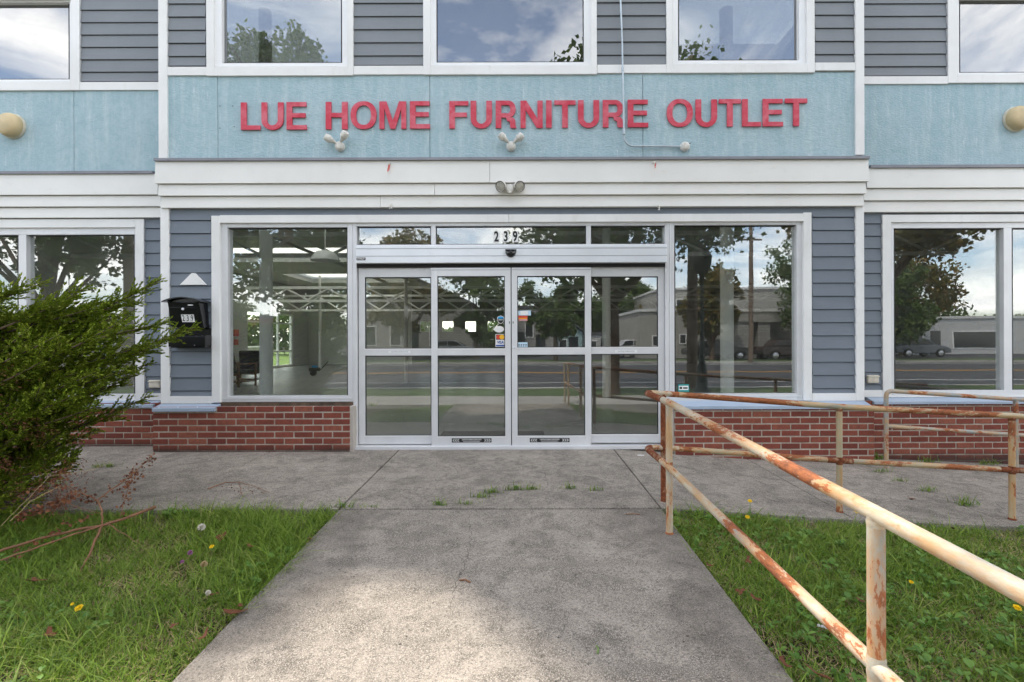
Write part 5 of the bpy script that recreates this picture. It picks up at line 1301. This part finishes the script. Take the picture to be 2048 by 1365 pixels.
g_ = lambda px, py, h=.012: Vector((*gpt(px,py), slab_z(*gpt(px,py))+h))
twig_obj(e, 'stick', [g_(415,979),g_(450,966),g_(476,966),g_(505,974),g_(540,986)], .006, .002)
twig_obj(e, 'side_twig', [g_(476,966),g_(480,980),g_(485,997)], .004, .002)
crumple(e, [g_(440,975,.03),g_(480,985,.03),g_(530,985,.03)], 40, 3, .014)
# big fallen dead branch across the lawn
def lp(px, py, c): return Vector(((px-VX)/F*c, c-D, H-(py-VY)/F*c))
br = empty('fallen_branch', tuple(lawn_pt(200,1060,.02)), 0, 'reddish brown dead branch with forked stems lying on the lawn before the juniper', 'fallen branch'); bpy.context.view_layer.update()
bp = {'main': [lp(-40,1112,2.85),lp(60,1080,2.95),(lp(130,1062,3.02)),lp(205,1048,3.1),lp(262,1030,3.2),lp(311,1012,3.3)]}
twig_obj(br, 'stem', bp['main'], .010, .013)
s2 = [lp(-20,1125,2.75),lp(80,1090,2.85),lp(150,1065,2.98),lp(203,1049,3.09)]; twig_obj(br, 'stem', s2, .006, .007)
s3 = [lp(203,1048,3.1),lp(185,1090,2.95),lp(165,1130,2.8),lp(148,1165,2.68)]; twig_obj(br, 'stem', s3, .010, .006)
s4 = [lp(203,1048,3.1),lp(204,1020,3.12),lp(193,998,3.15)]; twig_obj(br, 'stem', s4, .007, .006)
s5 = [lp(193,998,3.15),lp(225,975,3.2),lp(255,955,3.25),lp(270,940,3.3),lp(300,915,3.35),lp(309,905,3.4)]; twig_obj(br, 'side_twig', s5, .006, .002)
s6 = [lp(193,998,3.15),lp(165,985,3.1),lp(140,973,3.05),lp(120,960,3.0)]; twig_obj(br, 'side_twig', s6, .006, .002)
s7 = [lp(240,1030,3.15),lp(250,990,3.2),lp(262,960,3.25),lp(268,930,3.3)]; twig_obj(br, 'side_twig', s7, .004, .0015)
s8 = [lp(215,1046,3.1),lp(250,1068,3.0),lp(280,1085,2.95)]; twig_obj(br, 'side_twig', s8, .004, .0015)
s9 = [lp(130,1003,3.0),lp(160,1015,3.05),lp(200,1025,3.05)]; twig_obj(br, 'side_twig', s9, .0025, .0015)
s10 = [lp(148,1165,2.68),lp(100,1190,2.6),lp(60,1205,2.55)]; twig_obj(br, 'side_twig', s10, .004, .0015, 'straw')
s11 = [lp(20,1040,2.9),lp(60,1000,2.95),lp(110,975,3.0),lp(140,973,3.05)]; twig_obj(br, 'side_twig', s11, .0025, .0015, 'straw')
s12 = [lp(0,1050,2.95),lp(40,1010,3.0),lp(100,950,3.1),lp(180,938,3.2),lp(215,925,3.25)]; twig_obj(br, 'side_twig', s12, .002, .001, 'straw')
crumple(br, s5, 90, 5, .022); crumple(br, s6, 70, 6, .022); crumple(br, s7, 60, 7, .02); crumple(br, [lp(30,1030,2.9),lp(90,1010,2.95),lp(150,985,3.0)], 150, 8, .024); crumple(br, [lp(20,1110,2.8),lp(120,1050,2.95),lp(180,1020,3.05)], 60, 9, .022); crumple(br, [lp(60,985,3.1),lp(110,955,3.15),lp(130,930,3.2)], 60, 10, .02)

# ---- juniper
def juniper():
    rr = random.Random(21); nr = np.random.default_rng(21)
    root = Vector((-4.25, -1.95, 0.0))
    e = empty('juniper_bush', tuple(root), 0, 'large spreading green juniper bush in front of the shop window', 'juniper'); bpy.context.view_layer.update()
    wood = MB(); SP = []   # sprig rows: base(3), dir(3), len
    sil = [(-330,640),(-200,590),(-60,585),(30,592),(95,600),(150,598),(185,588),(225,590),(262,600),(262,640),(255,690),(255,740),(235,775),(200,812),(180,845),(150,885),(140,930),(110,972),(70,1005),(-330,1025)]
    def inside(x, y):
        c = False; n = len(sil)
        for i in range(n):
            x1, y1 = sil[i]; x2, y2 = sil[(i+1) % n]
            if (y1 > y) != (y2 > y) and x < (x2-x1)*(y-y1)/(y2-y1)+x1: c = not c
        return c
    tips = []
    # hand placed leaders that break the outline
    for px, py, c, r0 in ((318,560,3.75,1),(283,602,3.8,.9),(250,648,3.8,.8),(392,653,3.7,1.1),(340,640,3.65,.9),(330,683,3.6,.9),(303,700,3.75,.9),(305,722,3.7,.8),(300,790,3.75,.9),(278,745,3.6,.9),(188,822,3.5,.8),(180,800,3.6,.8),(195,858,3.6,.8),(170,575,3.6,.8),(95,560,3.5,.7),(30,575,3.4,.7),(5,590,3.3,.7),(225,598,3.8,.8),(150,905,3.4,.7),(130,940,3.4,.7),(232,615,3.9,.8),(262,625,3.7,.9),(150,590,3.7,.8)):
        tips.append((lp(px, py, c), r0))
    while len(tips) < 285:
        px, py = rr.uniform(-330,262), rr.uniform(585,1020)
        if not inside(px, py): continue
        tips.append((lp(px, py, rr.uniform(2.95,4.55) if py < 900 else rr.uniform(3.1,4.2)), .75))
    def addshoot(p0, d, L, dens, sc=1.0):
        n = max(2, int(L/.0066*dens)); up = Vector((0,0,1))
        for i in range(n):
            f = (i+.5)/n; p = p0+d*L*f+up*(.10*L*f*f)
            dd = (d+up*.2*f).normalized(); u = dd.orthogonal().normalized(); v = dd.cross(u)
            for s in range(2):
                a = rr.uniform(0,6.283); o = (u*math.cos(a)+v*math.sin(a))
                q = (dd*.82+o*rr.uniform(.35,.75)).normalized(); SP.append((*p, *q, sc*rr.uniform(.013,.031)*(1-.4*f)))
        SP.append((*(p0+d*L), *d, sc*.04))
    for i_ in range(4): wood.tube([root+Vector((rr.gauss(0,.05),rr.gauss(0,.05),0)), root+Vector((rr.gauss(-.1,.12),rr.gauss(0,.12),.7)), root+Vector((rr.gauss(-.15,.2),rr.gauss(0,.2),1.35))], 0, 8, radii=[.05,.035,.015])
    for tip, r0 in tips:
        b = Vector((root.x-.1+rr.gauss(0,.22), root.y+rr.gauss(0,.18), 0)); b.z = min(1.3, max(.02, tip.z-rr.uniform(.20,.42)*max(.3, (tip-b).xy.length)))
        v = tip-b; L = v.length
        mid = b+v*.5+Vector((rr.gauss(0,.05), rr.gauss(0,.05), -.06*L+.05*rr.random()))
        N = 14; P = [b*(1-t)**2+mid*2*t*(1-t)+tip*t*t for t in np.linspace(0,1,N)]
        wood.tube(P, 0, 5, cap=False, radii=[.011*(1-.85*i/(N-1))*(L/1.5+.3) for i in range(N)])
        st = .42 if L > 1.0 else .25; n = int(L*(1-st)/.0145)
        for i in range(n):
            f = st+(1-st)*(i+rr.random())/n; t = f; p = b*(1-t)**2+mid*2*t*(1-t)+tip*t*t
            tg = ((mid-b)*2*(1-t)+(tip-mid)*2*t).normalized(); u = tg.orthogonal().normalized(); w = tg.cross(u); a = rr.uniform(0,6.283)
            d = (tg*.95+(u*math.cos(a)+w*math.sin(a))*rr.uniform(.35,.8)+Vector((0,0,.10))).normalized()
            env = min(1.0, (1-f)*3.2+.22)
            addshoot(p, d, (.05+.15*rr.random())*env*r0*1.15, 1.0, .75+.35*env)
    wood.build('branches', M['bark'], e, True)
    A = np.array(SP); n = len(A); P, Dr, L = A[:,0:3], A[:,3:6], A[:,6]
    rn = nr.normal(size=(n,3)); U = np.cross(Dr, rn); U /= np.linalg.norm(U,axis=1)[:,None]; V2 = np.cross(Dr, U)
    w = (L*.12+.0025)[:,None]; L = L[:,None]
    V = np.zeros((n,5,3)); V[:,0] = P; V[:,1] = P+Dr*L*.45+U*w; V[:,2] = P+Dr*L; V[:,3] = P+Dr*L*.45-U*w*.7+V2*w*.7; V[:,4] = P+Dr*L*.45-U*w*.7-V2*w*.7
    q = np.array([[0,1,2,3],[0,3,2,4],[0,4,2,1]])[None]
    Fc = ((np.arange(n)*5)[:,None,None]+q).reshape(-1)
    fast_mesh('needles', V.reshape(-1,3), Fc, np.full(n*3,4), M['juniper'], e, smooth=False)
    # brown dead patches
    m = MB()
    for i in range(1700):
        c = rr.choice(((15,745),(60,860),(45,985),(90,970),(110,1000),(10,930),(20,840),(130,940))); px, py = rr.gauss(c[0],26), rr.gauss(c[1],16); p = lp(px, py, rr.uniform(3.05,3.5))
        if p.z < .02: continue
        d = Vector((rr.gauss(.6,.6), rr.gauss(0,.5), rr.gauss(.1,.5))).normalized(); u = d.orthogonal().normalized(); L_ = rr.uniform(.012,.035)
        m.add([p, p+d*L_*.5+u*.0025, p+d*L_, p+d*L_*.5-u*.0025], [(0,1,2,3)])
    m.build('dead_needles', M['deadleaf'], e)
    print('juniper sprigs', n)
juniper()

# ------------------------------------------------------------------ trees
def tree(name, lab, x, y, h, cr, crown_z, seed, nleaf, lsize, mat='treeleaf', trunk_r=.16, zg=-.15, fork=None, grp='street trees', blobs=13, flat=1.0):
    rr = random.Random(seed); nr = np.random.default_rng(seed)
    e = empty(name, (x,y,zg), 0, lab, 'tree', grp); bpy.context.view_layer.update()
    w = MB(); base = Vector((x,y,zg-.05)); fk = Vector((x+rr.uniform(-.1,.1), y, zg+(fork or crown_z*.55)))
    w.tube([base, base.lerp(fk,.15), base.lerp(fk,.5)+Vector((rr.uniform(-.05,.05),0,0)), fk], 0, 12, radii=[trunk_r*1.45, trunk_r*1.1, trunk_r, trunk_r*.9])
    B_ = []
    for i in range(blobs):
        a = rr.uniform(0,6.283); r_ = cr*math.sqrt(rr.random())*.85; zz = rr.uniform(crown_z, h-.18*cr)
        f = max(.35, 1-((zz-(crown_z+h)/2)/((h-crown_z)/2+1e-6))**2*.6)
        B_.append((Vector((x+r_*f*math.cos(a), y+r_*f*math.sin(a)*flat, zg+zz)), cr*rr.uniform(.28,.46)))
    for c, r_ in B_:
        mid = fk.lerp(c,.5)+Vector((rr.uniform(-.2,.2),rr.uniform(-.2,.2),rr.uniform(0,.3)))
        P = [fk*(1-t)**2+mid*2*t*(1-t)+c*t*t for t in (0,.2,.4,.6,.8,1)]
        w.tube(P, 0, 7, radii=[trunk_r*.55*(1-.8*t) for t in (0,.2,.4,.6,.8,1)])
        for k in range(5):
            d = Vector((rr.gauss(0,1),rr.gauss(0,1),rr.gauss(0,.7))).normalized(); w.tube([c, c+d*r_*.5, c+d*r_*.95+Vector((0,0,.05))], 0, 5, radii=[trunk_r*.13,trunk_r*.08,trunk_r*.03])
    w.build('trunk', M['bark'], e, True)
    per = nleaf//blobs; Cs = []
    for c, r_ in B_:
        ncl = 26; d = nr.normal(size=(ncl,3)); d /= np.linalg.norm(d,axis=1)[:,None]; cl = np.array(c)+d*(nr.random((ncl,1))**.45)*r_*np.array([1,1,.75])
        idx = nr.integers(0,ncl,per); Cs.append(cl[idx]+nr.normal(size=(per,3))*r_*.13)
    P = np.concatenate(Cs); n = len(P); U = nr.normal(size=(n,3)); U /= np.linalg.norm(U,axis=1)[:,None]; T = np.cross(U, nr.normal(size=(n,3))); T /= np.linalg.norm(T,axis=1)[:,None]
    s = lsize*nr.uniform(.6,1.3,(n,1)); V = np.zeros((n,4,3)); V[:,0] = P-U*s*.5; V[:,1] = P+T*s*.34-U*s*.05+np.cross(U,T)*s*.1; V[:,2] = P+U*s*.5; V[:,3] = P-T*s*.34-U*s*.05+np.cross(U,T)*s*.1
    fast_mesh('crown', V.reshape(-1,3), np.arange(n*4), np.full(n,4), M[mat], e)
tree('street_tree', 'street tree with a dark forked trunk reflected in the glazed sidelight by the railing', 2.35, -6.9, 8.2, 3.6, 3.6, 5, 26000, .14, fork=2.3, trunk_r=.17, blobs=17)
tree('street_tree', 'leafy street tree reflected behind the white column of the pane beside the doors', -6.3, -8.0, 10.3, 2.9, 3.2, 6, 24000, .15, fork=2.4)
tree('street_tree', 'street tree reflected above the juniper in the recessed window', -13.6, -7.9, 7.4, 3.3, 3.5, 7, 9000, .16, fork=2.2, mat='treeleaf')
tree('street_tree', 'round street tree reflected in the recessed window beyond the ramp', 21.0, -19.8+.0-8.0, 8.2, 4.4, 2.3, 8, 20000, .22, fork=1.8, blobs=16)
tree('street_tree', 'slender tree reflected in the upper part of the far window beyond the ramp', 10.2, -7.6, 7.4, 3.0, 3.9, 14, 16000, .15, fork=2.4, mat='treeleaf_b')
tree('street_tree', 'round tree across the road reflected in the door with the paper notices', 2.4, -26.8, 6.6, 2.4, 2.1, 9, 14000, .2, fork=1.7)
for i, (x, y, h, cr, sd, mt, lab) in enumerate(((-8.5,-31,9.0,4.2,10,'treeleaf_b','dark spreading tree across the road reflected behind the roof trusses'),(-3.4,-33,7.6,3.4,11,'treeleaf','dense tree across the road reflected in the door with card stickers'),
        (-15,-30,8.5,4.0,12,'treeleaf','broad tree across the road reflected in the pane with the white column'),(9.5,-52,7.5,4.2,13,'treeleaf','distant tree reflected above the gabled house'),(14.5,-58,9.5,3.6,15,'treeleaf','tall distant tree reflected beside the gabled house'),
        (5.2,-46,6.5,3.6,16,'treeleaf','bushy distant tree reflected behind the low white building'),(17,-48,7.5,3.4,17,'treeleaf_b','distant tree reflected over the long pale building'),(-27,-34,9.0,5.0,18,'treeleaf','far spreading tree reflected low in the window above the juniper'),(28.0,-30.5,7.0,3.6,33,'treeleaf','leafy tree across the road before the low white building'),(12.8,-28.5+1.6,6.6,2.6,34,'treeleaf_b','young tree across the road before the long pale building'),(33,-36,9.0,4.5,19,'treeleaf_b','far tree reflected in the window at the ramp end'))):
    tree('distant_tree', lab, x, y, h, cr, h*.28, sd, 9000, .30, mt, .18, -.2, grp='trees across the road')

# ------------------------------------------------------------------ across the street (seen only in the glass)
def bld(name, lab, x0, x1, y0, y1, z1, wall, wins=(), doors=(), gable=None, roofm='roofdark', extra=None, cat='building'):
    e = empty(name, ((x0+x1)/2,y1,-.2), 0, lab, cat); bpy.context.view_layer.update()
    m = MB(); m.box(x0,x1,y0,y1,-.25,z1); wl_ = m.build('wall', M[wall], e)
    m = MB()
    if gable:
        xm = (x0+x1)/2
        for s0, s1 in ((x0-.3,xm),(xm,x1+.3)):
            za, zb_ = (z1-.1, z1+gable) if s0 < xm-.01 else (z1+gable, z1-.1)
            m.add([(s0,y1+.3,za),(s1,y1+.3,zb_),(s1,y0-.3,zb_),(s0,y0-.3,za),(s0,y1+.3,za+.15),(s1,y1+.3,zb_+.15),(s1,y0-.3,zb_+.15),(s0,y0-.3,za+.15)], [(0,3,2,1),(4,5,6,7),(0,1,5,4),(1,2,6,5),(2,3,7,6),(3,0,4,7)])
        m2 = MB(); m2.prism([(x0,z1),(x1,z1),(xm,z1+gable-.1)], y0, y1); m2.build('gable', M[wall], e)
    else: m.box(x0-.12,x1+.12,y0-.12,y1+.12,z1,z1+.22)
    m.build('roof', M[roofm], e)
    for (a, b, c, d) in wins:
        m = MB(); 
        for q_ in ((a,b,c-.07,c),(a,b,d,d+.07),(a-.07,a,c-.07,d+.07),(b,b+.07,c-.07,d+.07)): m.box(q_[0],q_[1],y1-.01,y1+.05,q_[2],q_[3])
        wf = m.build('window', M['int_white'], e); m = MB(); m.box(a,b,y1-.02,y1+.02,c,d); m.build('pane', M['glass_far'], wf)
    for (a, b, d) in doors:
        m = MB(); m.box(a,b,y1-.01,y1+.04,-.2,d); m.build('door', M['glass_far'], e, bevel=.01)
    if extra: extra(e)
    return e
M['roofdark'] = plain('grey_shingle_roof', (0.10,0.10,0.11), 0.9); M['roofwhite'] = plain('pale_parapet_cap', (0.6,0.6,0.58), 0.8)
k = NM('grey_block_wall', 0.9, spec=.1); bt = k.n('ShaderNodeTexBrick'); k.l(k.map((1,1,1)), bt.inputs[0])
for nm_, vv in (('Scale',1.0),('Brick Width',.42),('Row Height',.21),('Mortar Size',.014)): bt.inputs[nm_].default_value = vv
bt.inputs['Color1'].default_value = (.30,.29,.27,1); bt.inputs['Color2'].default_value = (.36,.35,.33,1); bt.inputs['Mortar'].default_value = (.18,.17,.16,1)
mp = bt.inputs[0].links[0].from_node; mp.inputs['Rotation'].default_value = (math.pi/2,0,0); k.color(bt.outputs[0]); M['block'] = k.m
M['palewall'] = plain('pale_painted_block', (0.36,0.345,0.31), 0.9, 0, .1, .5); M['redwall'] = plain('dull_red_brick_wall', (0.28,0.09,0.06), 0.9, 0, .2, 3); M['whitewall'] = plain('white_clapboard', (0.48,0.48,0.47), 0.8); M['tealfront'] = plain('pale_teal_shopfront', (0.30,0.42,0.42), 0.7)
bld('block_building', 'two storey grey block building reflected behind the paper notices', -.4, 3.0, -45, -37, 4.0, 'block', ((.55,1.15,1.5,2.6),(2.1,2.6,3.0,3.6)), ((-.2,.5,1.9),(1.4,2.2,1.7)))
bld('teal_shop', 'low shop with pale teal front reflected beside the block building', 3.3, 5.6, -44, -38, 1.9, 'tealfront', ((3.6,4.2,.3,1.2),), ((4.4,5.2,1.5),), .9)
bld('white_shop', 'low white flat roofed shop reflected right of the round tree', 5.8, 8.6, -44, -39, 1.7, 'whitewall', ((6.2,7.0,.3,1.1),), ((7.4,8.1,1.4),))
bld('gabled_house', 'white and red gabled house reflected next to the dark forked trunk', 12.2, 15.6, -60, -50, 2.6, 'whitewall', ((12.8,13.5,.6,1.7),(14.2,14.9,.6,1.7),(13.6,14.1,3.0,3.6)), ((13.7,14.1,1.5),), 2.1, cat='house')
bld('brick_house', 'red brick house end reflected beside the white gabled house', 9.8, 12.0, -60, -51, 2.7, 'redwall', ((10.4,11.1,.8,1.8),), (), 1.5, cat='house')
def pillars(e):
    for x in (15.8, 17.3):
        m = MB(); m.box(x,x+.9,-30.8,-29.9,-.2,2.5); m.build('stone_pillar', M['block'], e, bevel=.05)
    m = MB(); m.box(15.5,19.5,-31,-29.8,2.5,3.0); m.build('porch_beam', M['palewall'], e)
bld('long_building', 'long pale building with stone porch pillars reflected in the window by the ramp', 9.0, 22.0, -39, -31, 3.3, 'palewall', ((10,10.5,.8,1.5),(12,12.4,1.0,1.6),(13.6,14.1,.9,1.5)), ((17.4,18.6,2.2),), None, 'roofwhite', pillars)
bld('tall_block', 'taller pale block rising behind the long pale building', 13.5, 27.0, -52, -41, 6.0, 'palewall', ((15,16,3.8,5.0),(19,20,3.8,5.0)), (), None, 'roofwhite')
bld('bank_building', 'low white building with dark strip windows reflected beyond the ramp', 29.5, 52, -52, -40, 3.1, 'whitewall', ((30.5,34,.4,1.9),(35,38,.4,1.9),(41,46,.4,1.9)), ((38.8,39.8,2.0),), None, 'roofwhite')
bld('stone_church', 'dark stone building reflected under the trees in the first sidelight', -14.5, -4.2, -47, -38, 4.4, 'block', ((-13.6,-12.8,.8,2.4),(-11.5,-10.6,.8,2.4),(-8.0,-7.2,.8,2.4)), ((-10.0,-9.0,2.2),), 2.4)
bld('red_roof_shop', 'shop with dull red walls reflected behind the juniper tips', -33, -24, -45, -36, 3.4, 'redwall', ((-31.5,-29.8,.6,2.0),(-28.5,-26.8,.6,2.0)), ((-26.0,-25.0,2.1),))
# sign board
e = empty('pylon_sign', (24.4,-27.6,-.15), 0, 'white street sign board with a blue header reflected in the window beyond the ramp', 'sign board'); bpy.context.view_layer.update()
m = MB(); m.box(23.2,25.6,-27.7,-27.45,.3,2.6); m.build('board', M['whitewall'], e, bevel=.03); m = MB(); m.box(23.4,25.4,-27.44,-27.42,1.75,2.15); m.build('blue_header', M['st_blue'], e); m = MB(); m.box(23.5,25.3,-27.44,-27.42,.75,1.5); m.build('notice_panel', M['glass_far'], e); m = MB(); m.box(23.4,23.6,-27.65,-27.5,-.15,.3); m.box(25.2,25.4,-27.65,-27.5,-.15,.3); m.build_each('sign_leg', M['flash'], e)
# parked cars
M['tyre'] = plain('tyre_rubber', (.02,.02,.02), .8); M['chrome'] = plain('alloy_rim', (.5,.5,.52), .3, .8)
def carpaint(n, c): return plain(n, c, .25, .1, .03, 2, 0, spec=.6)
def car(x, y, rz, mat, lab):
    e = empty('parked_car', (x,y,-.2), rz, lab, 'car', 'cars parked across the road'); bpy.context.view_layer.update()
    def add_(fn, name, mt, par=None, sm=False, bev=0):
        m = MB(); fn(m); o = m.build(name, mt, None, sm, bevel=bev); o.parent = par or e; return o
    low_ = [(-2.2,.35),(-2.25,.62),(-2.1,.86),(-1.2,.95),(1.05,.95),(1.9,.82),(2.2,.62),(2.22,.36),(1.75,.30),(1.65,.52),(1.35,.62),(1.05,.52),(.95,.30),(-.95,.30),(-1.05,.52),(-1.35,.62),(-1.65,.52),(-1.75,.30)]
    add_(lambda m: m.prism(low_, -.87, .87), 'body', mat, None, False, .06)
    cab = [(-1.45,.94),(-1.05,1.36),(-.7,1.44),(.15,1.43),(.45,1.36),(1.05,.94)]
    c_ = add_(lambda m: m.prism(cab, -.76, .76), 'cabin', mat, None, False, .06)
    add_(lambda m: (m.prism([(-1.22,.98),(-.98,1.32),(-.38,1.36),(-.38,.98)], -.775, -.765), m.prism([(-.30,.98),(-.30,1.36),(.12,1.36),(.38,1.30),(.80,.98)], -.775, -.765), m.prism([(-1.22,.98),(-.98,1.32),(-.38,1.36),(-.38,.98)], .765, .775), m.prism([(-.30,.98),(-.30,1.36),(.12,1.36),(.38,1.30),(.80,.98)], .765, .775)), 'side_windows', M['glass_far'], c_)
    add_(lambda m: m.add([(.52,-.66,1.335),(.52,.66,1.335),(1.03,.70,.965),(1.03,-.70,.965),(.55,-.66,1.345),(.55,.66,1.345),(1.06,.70,.975),(1.06,-.70,.975)], [(0,1,2,3),(4,7,6,5),(0,4,5,1),(1,5,6,2),(2,6,7,3),(3,7,4,0)]), 'windscreen', M['glass_far'], c_)
    for sx in (-1.35,1.35):
        for sy in (-.80,.80):
            w_ = add_(lambda m: m.lathe([(.26,-.1),(.31,-.09),(.32,0),(.31,.09),(.26,.1)], (sx,sy,.32), (0,1,0), 20), 'wheel', M['tyre'], None, True)
            add_(lambda m: m.lathe([(.18,-.108),(.20,-.1),(.20,.1),(.18,.108)], (sx,sy,.32), (0,1,0), 16), 'rim', M['chrome'], w_, True)
    for sy in (-.62,.62): add_(lambda m: m.box(2.16,2.235,sy-.16,sy+.16,.58,.70), 'headlight', M['fixture_lens'], None, False, .02)
for x, y, rz, c, nm_, lab in ((9.2,-33.2,0,(.55,.55,.57),'silver_paint','silver car parked across the road nearest the forked trunk'),(14.0,-29.3,0,(.03,.03,.035),'black_paint','black car parked across the road before the gabled house'),(-5.5,-35.0,0,(.6,.6,.6),'white_paint','white car parked across the road before the stone building'),
        (25.5,-33.4,.1,(.10,.11,.13),'dark_grey_paint','dark grey car parked before the low white building'),(19.0,-33.6+4.6,0,(.05,.03,.03),'maroon_paint','dark maroon car parked before the porch pillars'),(31.9,-33.2,-.05,(.12,.13,.15),'slate_paint','slate grey car parked farther along the low white building')):
    car(x, y, rz, carpaint(nm_, c), lab)
# far woods closing the horizon beyond the parking lot
def woods(name, lab, x0, x1, y, h, n):
    nr = np.random.default_rng(int(abs(x0)))
    X = nr.uniform(x0,x1,n); top = h*(.65+.2*np.sin(X*.21)+.12*np.sin(X*.53+1)+.06*np.sin(X*1.7)); Z = nr.random(n)**.7*top-.3; Y = y+nr.normal(0,1.6,n)
    P = np.stack([X,Y,Z],1); U = nr.normal(size=(n,3)); U /= np.linalg.norm(U,axis=1)[:,None]; T = np.cross(U, nr.normal(size=(n,3))); T /= np.linalg.norm(T,axis=1)[:,None]; s = nr.uniform(.35,.8,(n,1))
    V = np.zeros((n,4,3)); V[:,0] = P-U*s*.5; V[:,1] = P+T*s*.4; V[:,2] = P+U*s*.5; V[:,3] = P-T*s*.4
    tag(fast_mesh(name, V.reshape(-1,3), np.arange(n*4), np.full(n,4), M['treeleaf']), lab, 'woods', kind='stuff')
woods('distant_woods', 'far line of trees closing the view behind the buildings across the road', -110, 110, -78, 9, 42000)
woods('distant_woods', 'tree line behind the shop seen through its small rear windows and side entrance', -95, 30, 48, 6.5, 26000)
# seen through the glazed side entrance of the shop
e = empty('garden_wall', (-15,14,-.2), 0, 'pale block garden wall outside the glazed side entrance', 'garden wall'); bpy.context.view_layer.update()
m = MB(); m.box(-15.2,-14.9,7,24,-.5,.85); m.build('wall', M['palewall'], e); m = MB(); m.box(-15.26,-14.84,7,24,.852,.93); m.build('coping', M['roofwhite'], e, bevel=.01)
tree('distant_tree', 'small tree seen through the glazed side entrance beside the column', -26.5, 24.5, 5.0, 2.6, 1.0, 31, 7000, .2, 'treeleaf', .12, -.5, grp='trees outside the side entrance')
tree('distant_tree', 'small tree seen through the side window behind the armchairs', -25.5, 15.5, 4.4, 2.4, .9, 32, 6000, .2, 'treeleaf', .12, -.5, grp='trees outside the side entrance')
# ornate street lamp, utility poles and wires
M['lampgreen'] = plain('dark_green_iron', (.02,.035,.03), .5, .3); M['polewood'] = plain('utility_pole_wood', (.16,.12,.09), .9, 0, .3, 6)
lx, ly = 4.6, -6.75
e = empty('street_lamp', (lx,ly,-.14), 0, 'ornate dark street lamp with a pointed acorn globe reflected in the pane by the railing', 'street lamp'); bpy.context.view_layer.update()
m = MB(); m.lathe([(.20,0),(.20,.12),(.14,.2),(.12,.7),(.08,.8),(.055,1.0),(.045,2.9),(.07,2.95),(.045,3.0),(.09,3.05)], (lx,ly,-.14), (0,0,1), 20); m.build('pole', M['lampgreen'], e, True)
m = MB(); m.lathe([(.09,0),(.15,.05),(.22,.22),(.24,.36),(.20,.40)], (lx,ly,2.9), (0,0,1), 24); m.build('globe', M['lampgreen'], e, True)
m = MB(); m.lathe([(.25,0),(.24,.05),(.16,.20),(.06,.30),(.03,.36),(.001,.44)], (lx,ly,3.30), (0,0,1), 24); m.build('cap', M['lampgreen'], e, True)
for i, (x, y, lab) in enumerate(((4.85,-8.2,'tall wooden utility pole reflected beside the street lamp'),(-12.2,-9.0,'utility pole with scroll brackets reflected above the juniper'),(2.4*6,-24.9+0,'utility pole across the road reflected over the long pale building'))):
    e = empty('utility_pole', (x,y,-.15), 0, lab, 'utility pole', 'utility poles along the road'); bpy.context.view_layer.update()
    m = MB(); m.tube([(x,y,-.2),(x+.05,y,4.5),(x+.02,y,9.2)], 0, 12, radii=[.15,.13,.10]); m.build('pole', M['polewood'], e, True)
    m = MB(); m.box(x-1.1,x+1.1,y-.05,y+.05,8.3,8.42); m.box(x-.7,x+.7,y-.05,y+.05,7.4,7.5); m.build_each('crossarm', M['polewood'], e)
    m = MB()
    for dx_ in (-1.0,-.5,.5,1.0): m.lathe([(.03,0),(.05,.04),(.03,.1)], (x+dx_,y,8.42), (0,0,1), 10)
    m.build_each('insulator', M['flash'], e, True)
m = MB()
def wire(a, b, sag):
    a, b = Vector(a), Vector(b); m.tube([a.lerp(b,t)-Vector((0,0,sag*4*t*(1-t))) for t in np.linspace(0,1,13)], .012, 5)
for z0, dy_ in ((8.5,0),(8.5,.5),(7.5,0),(6.2,.05),(5.6,.05)):
    wire((-45,-9.2+dy_,z0+.2), (-12.2,-9.0+dy_,z0), .5); wire((-12.2,-9.0+dy_,z0), (4.85,-8.2+dy_,z0), .35); wire((4.85,-8.2+dy_,z0), (40,-9.0+dy_,z0), .6)
wire((4.85,-8.2,6.2), (14.4,-24.9,7.4), .3); wire((-12.2,-9,5.6), (-2,-36,4.0), .4)
tag(m.build('power_lines', M['gasket'], None), 'thin black power lines strung between the utility poles', 'power line')
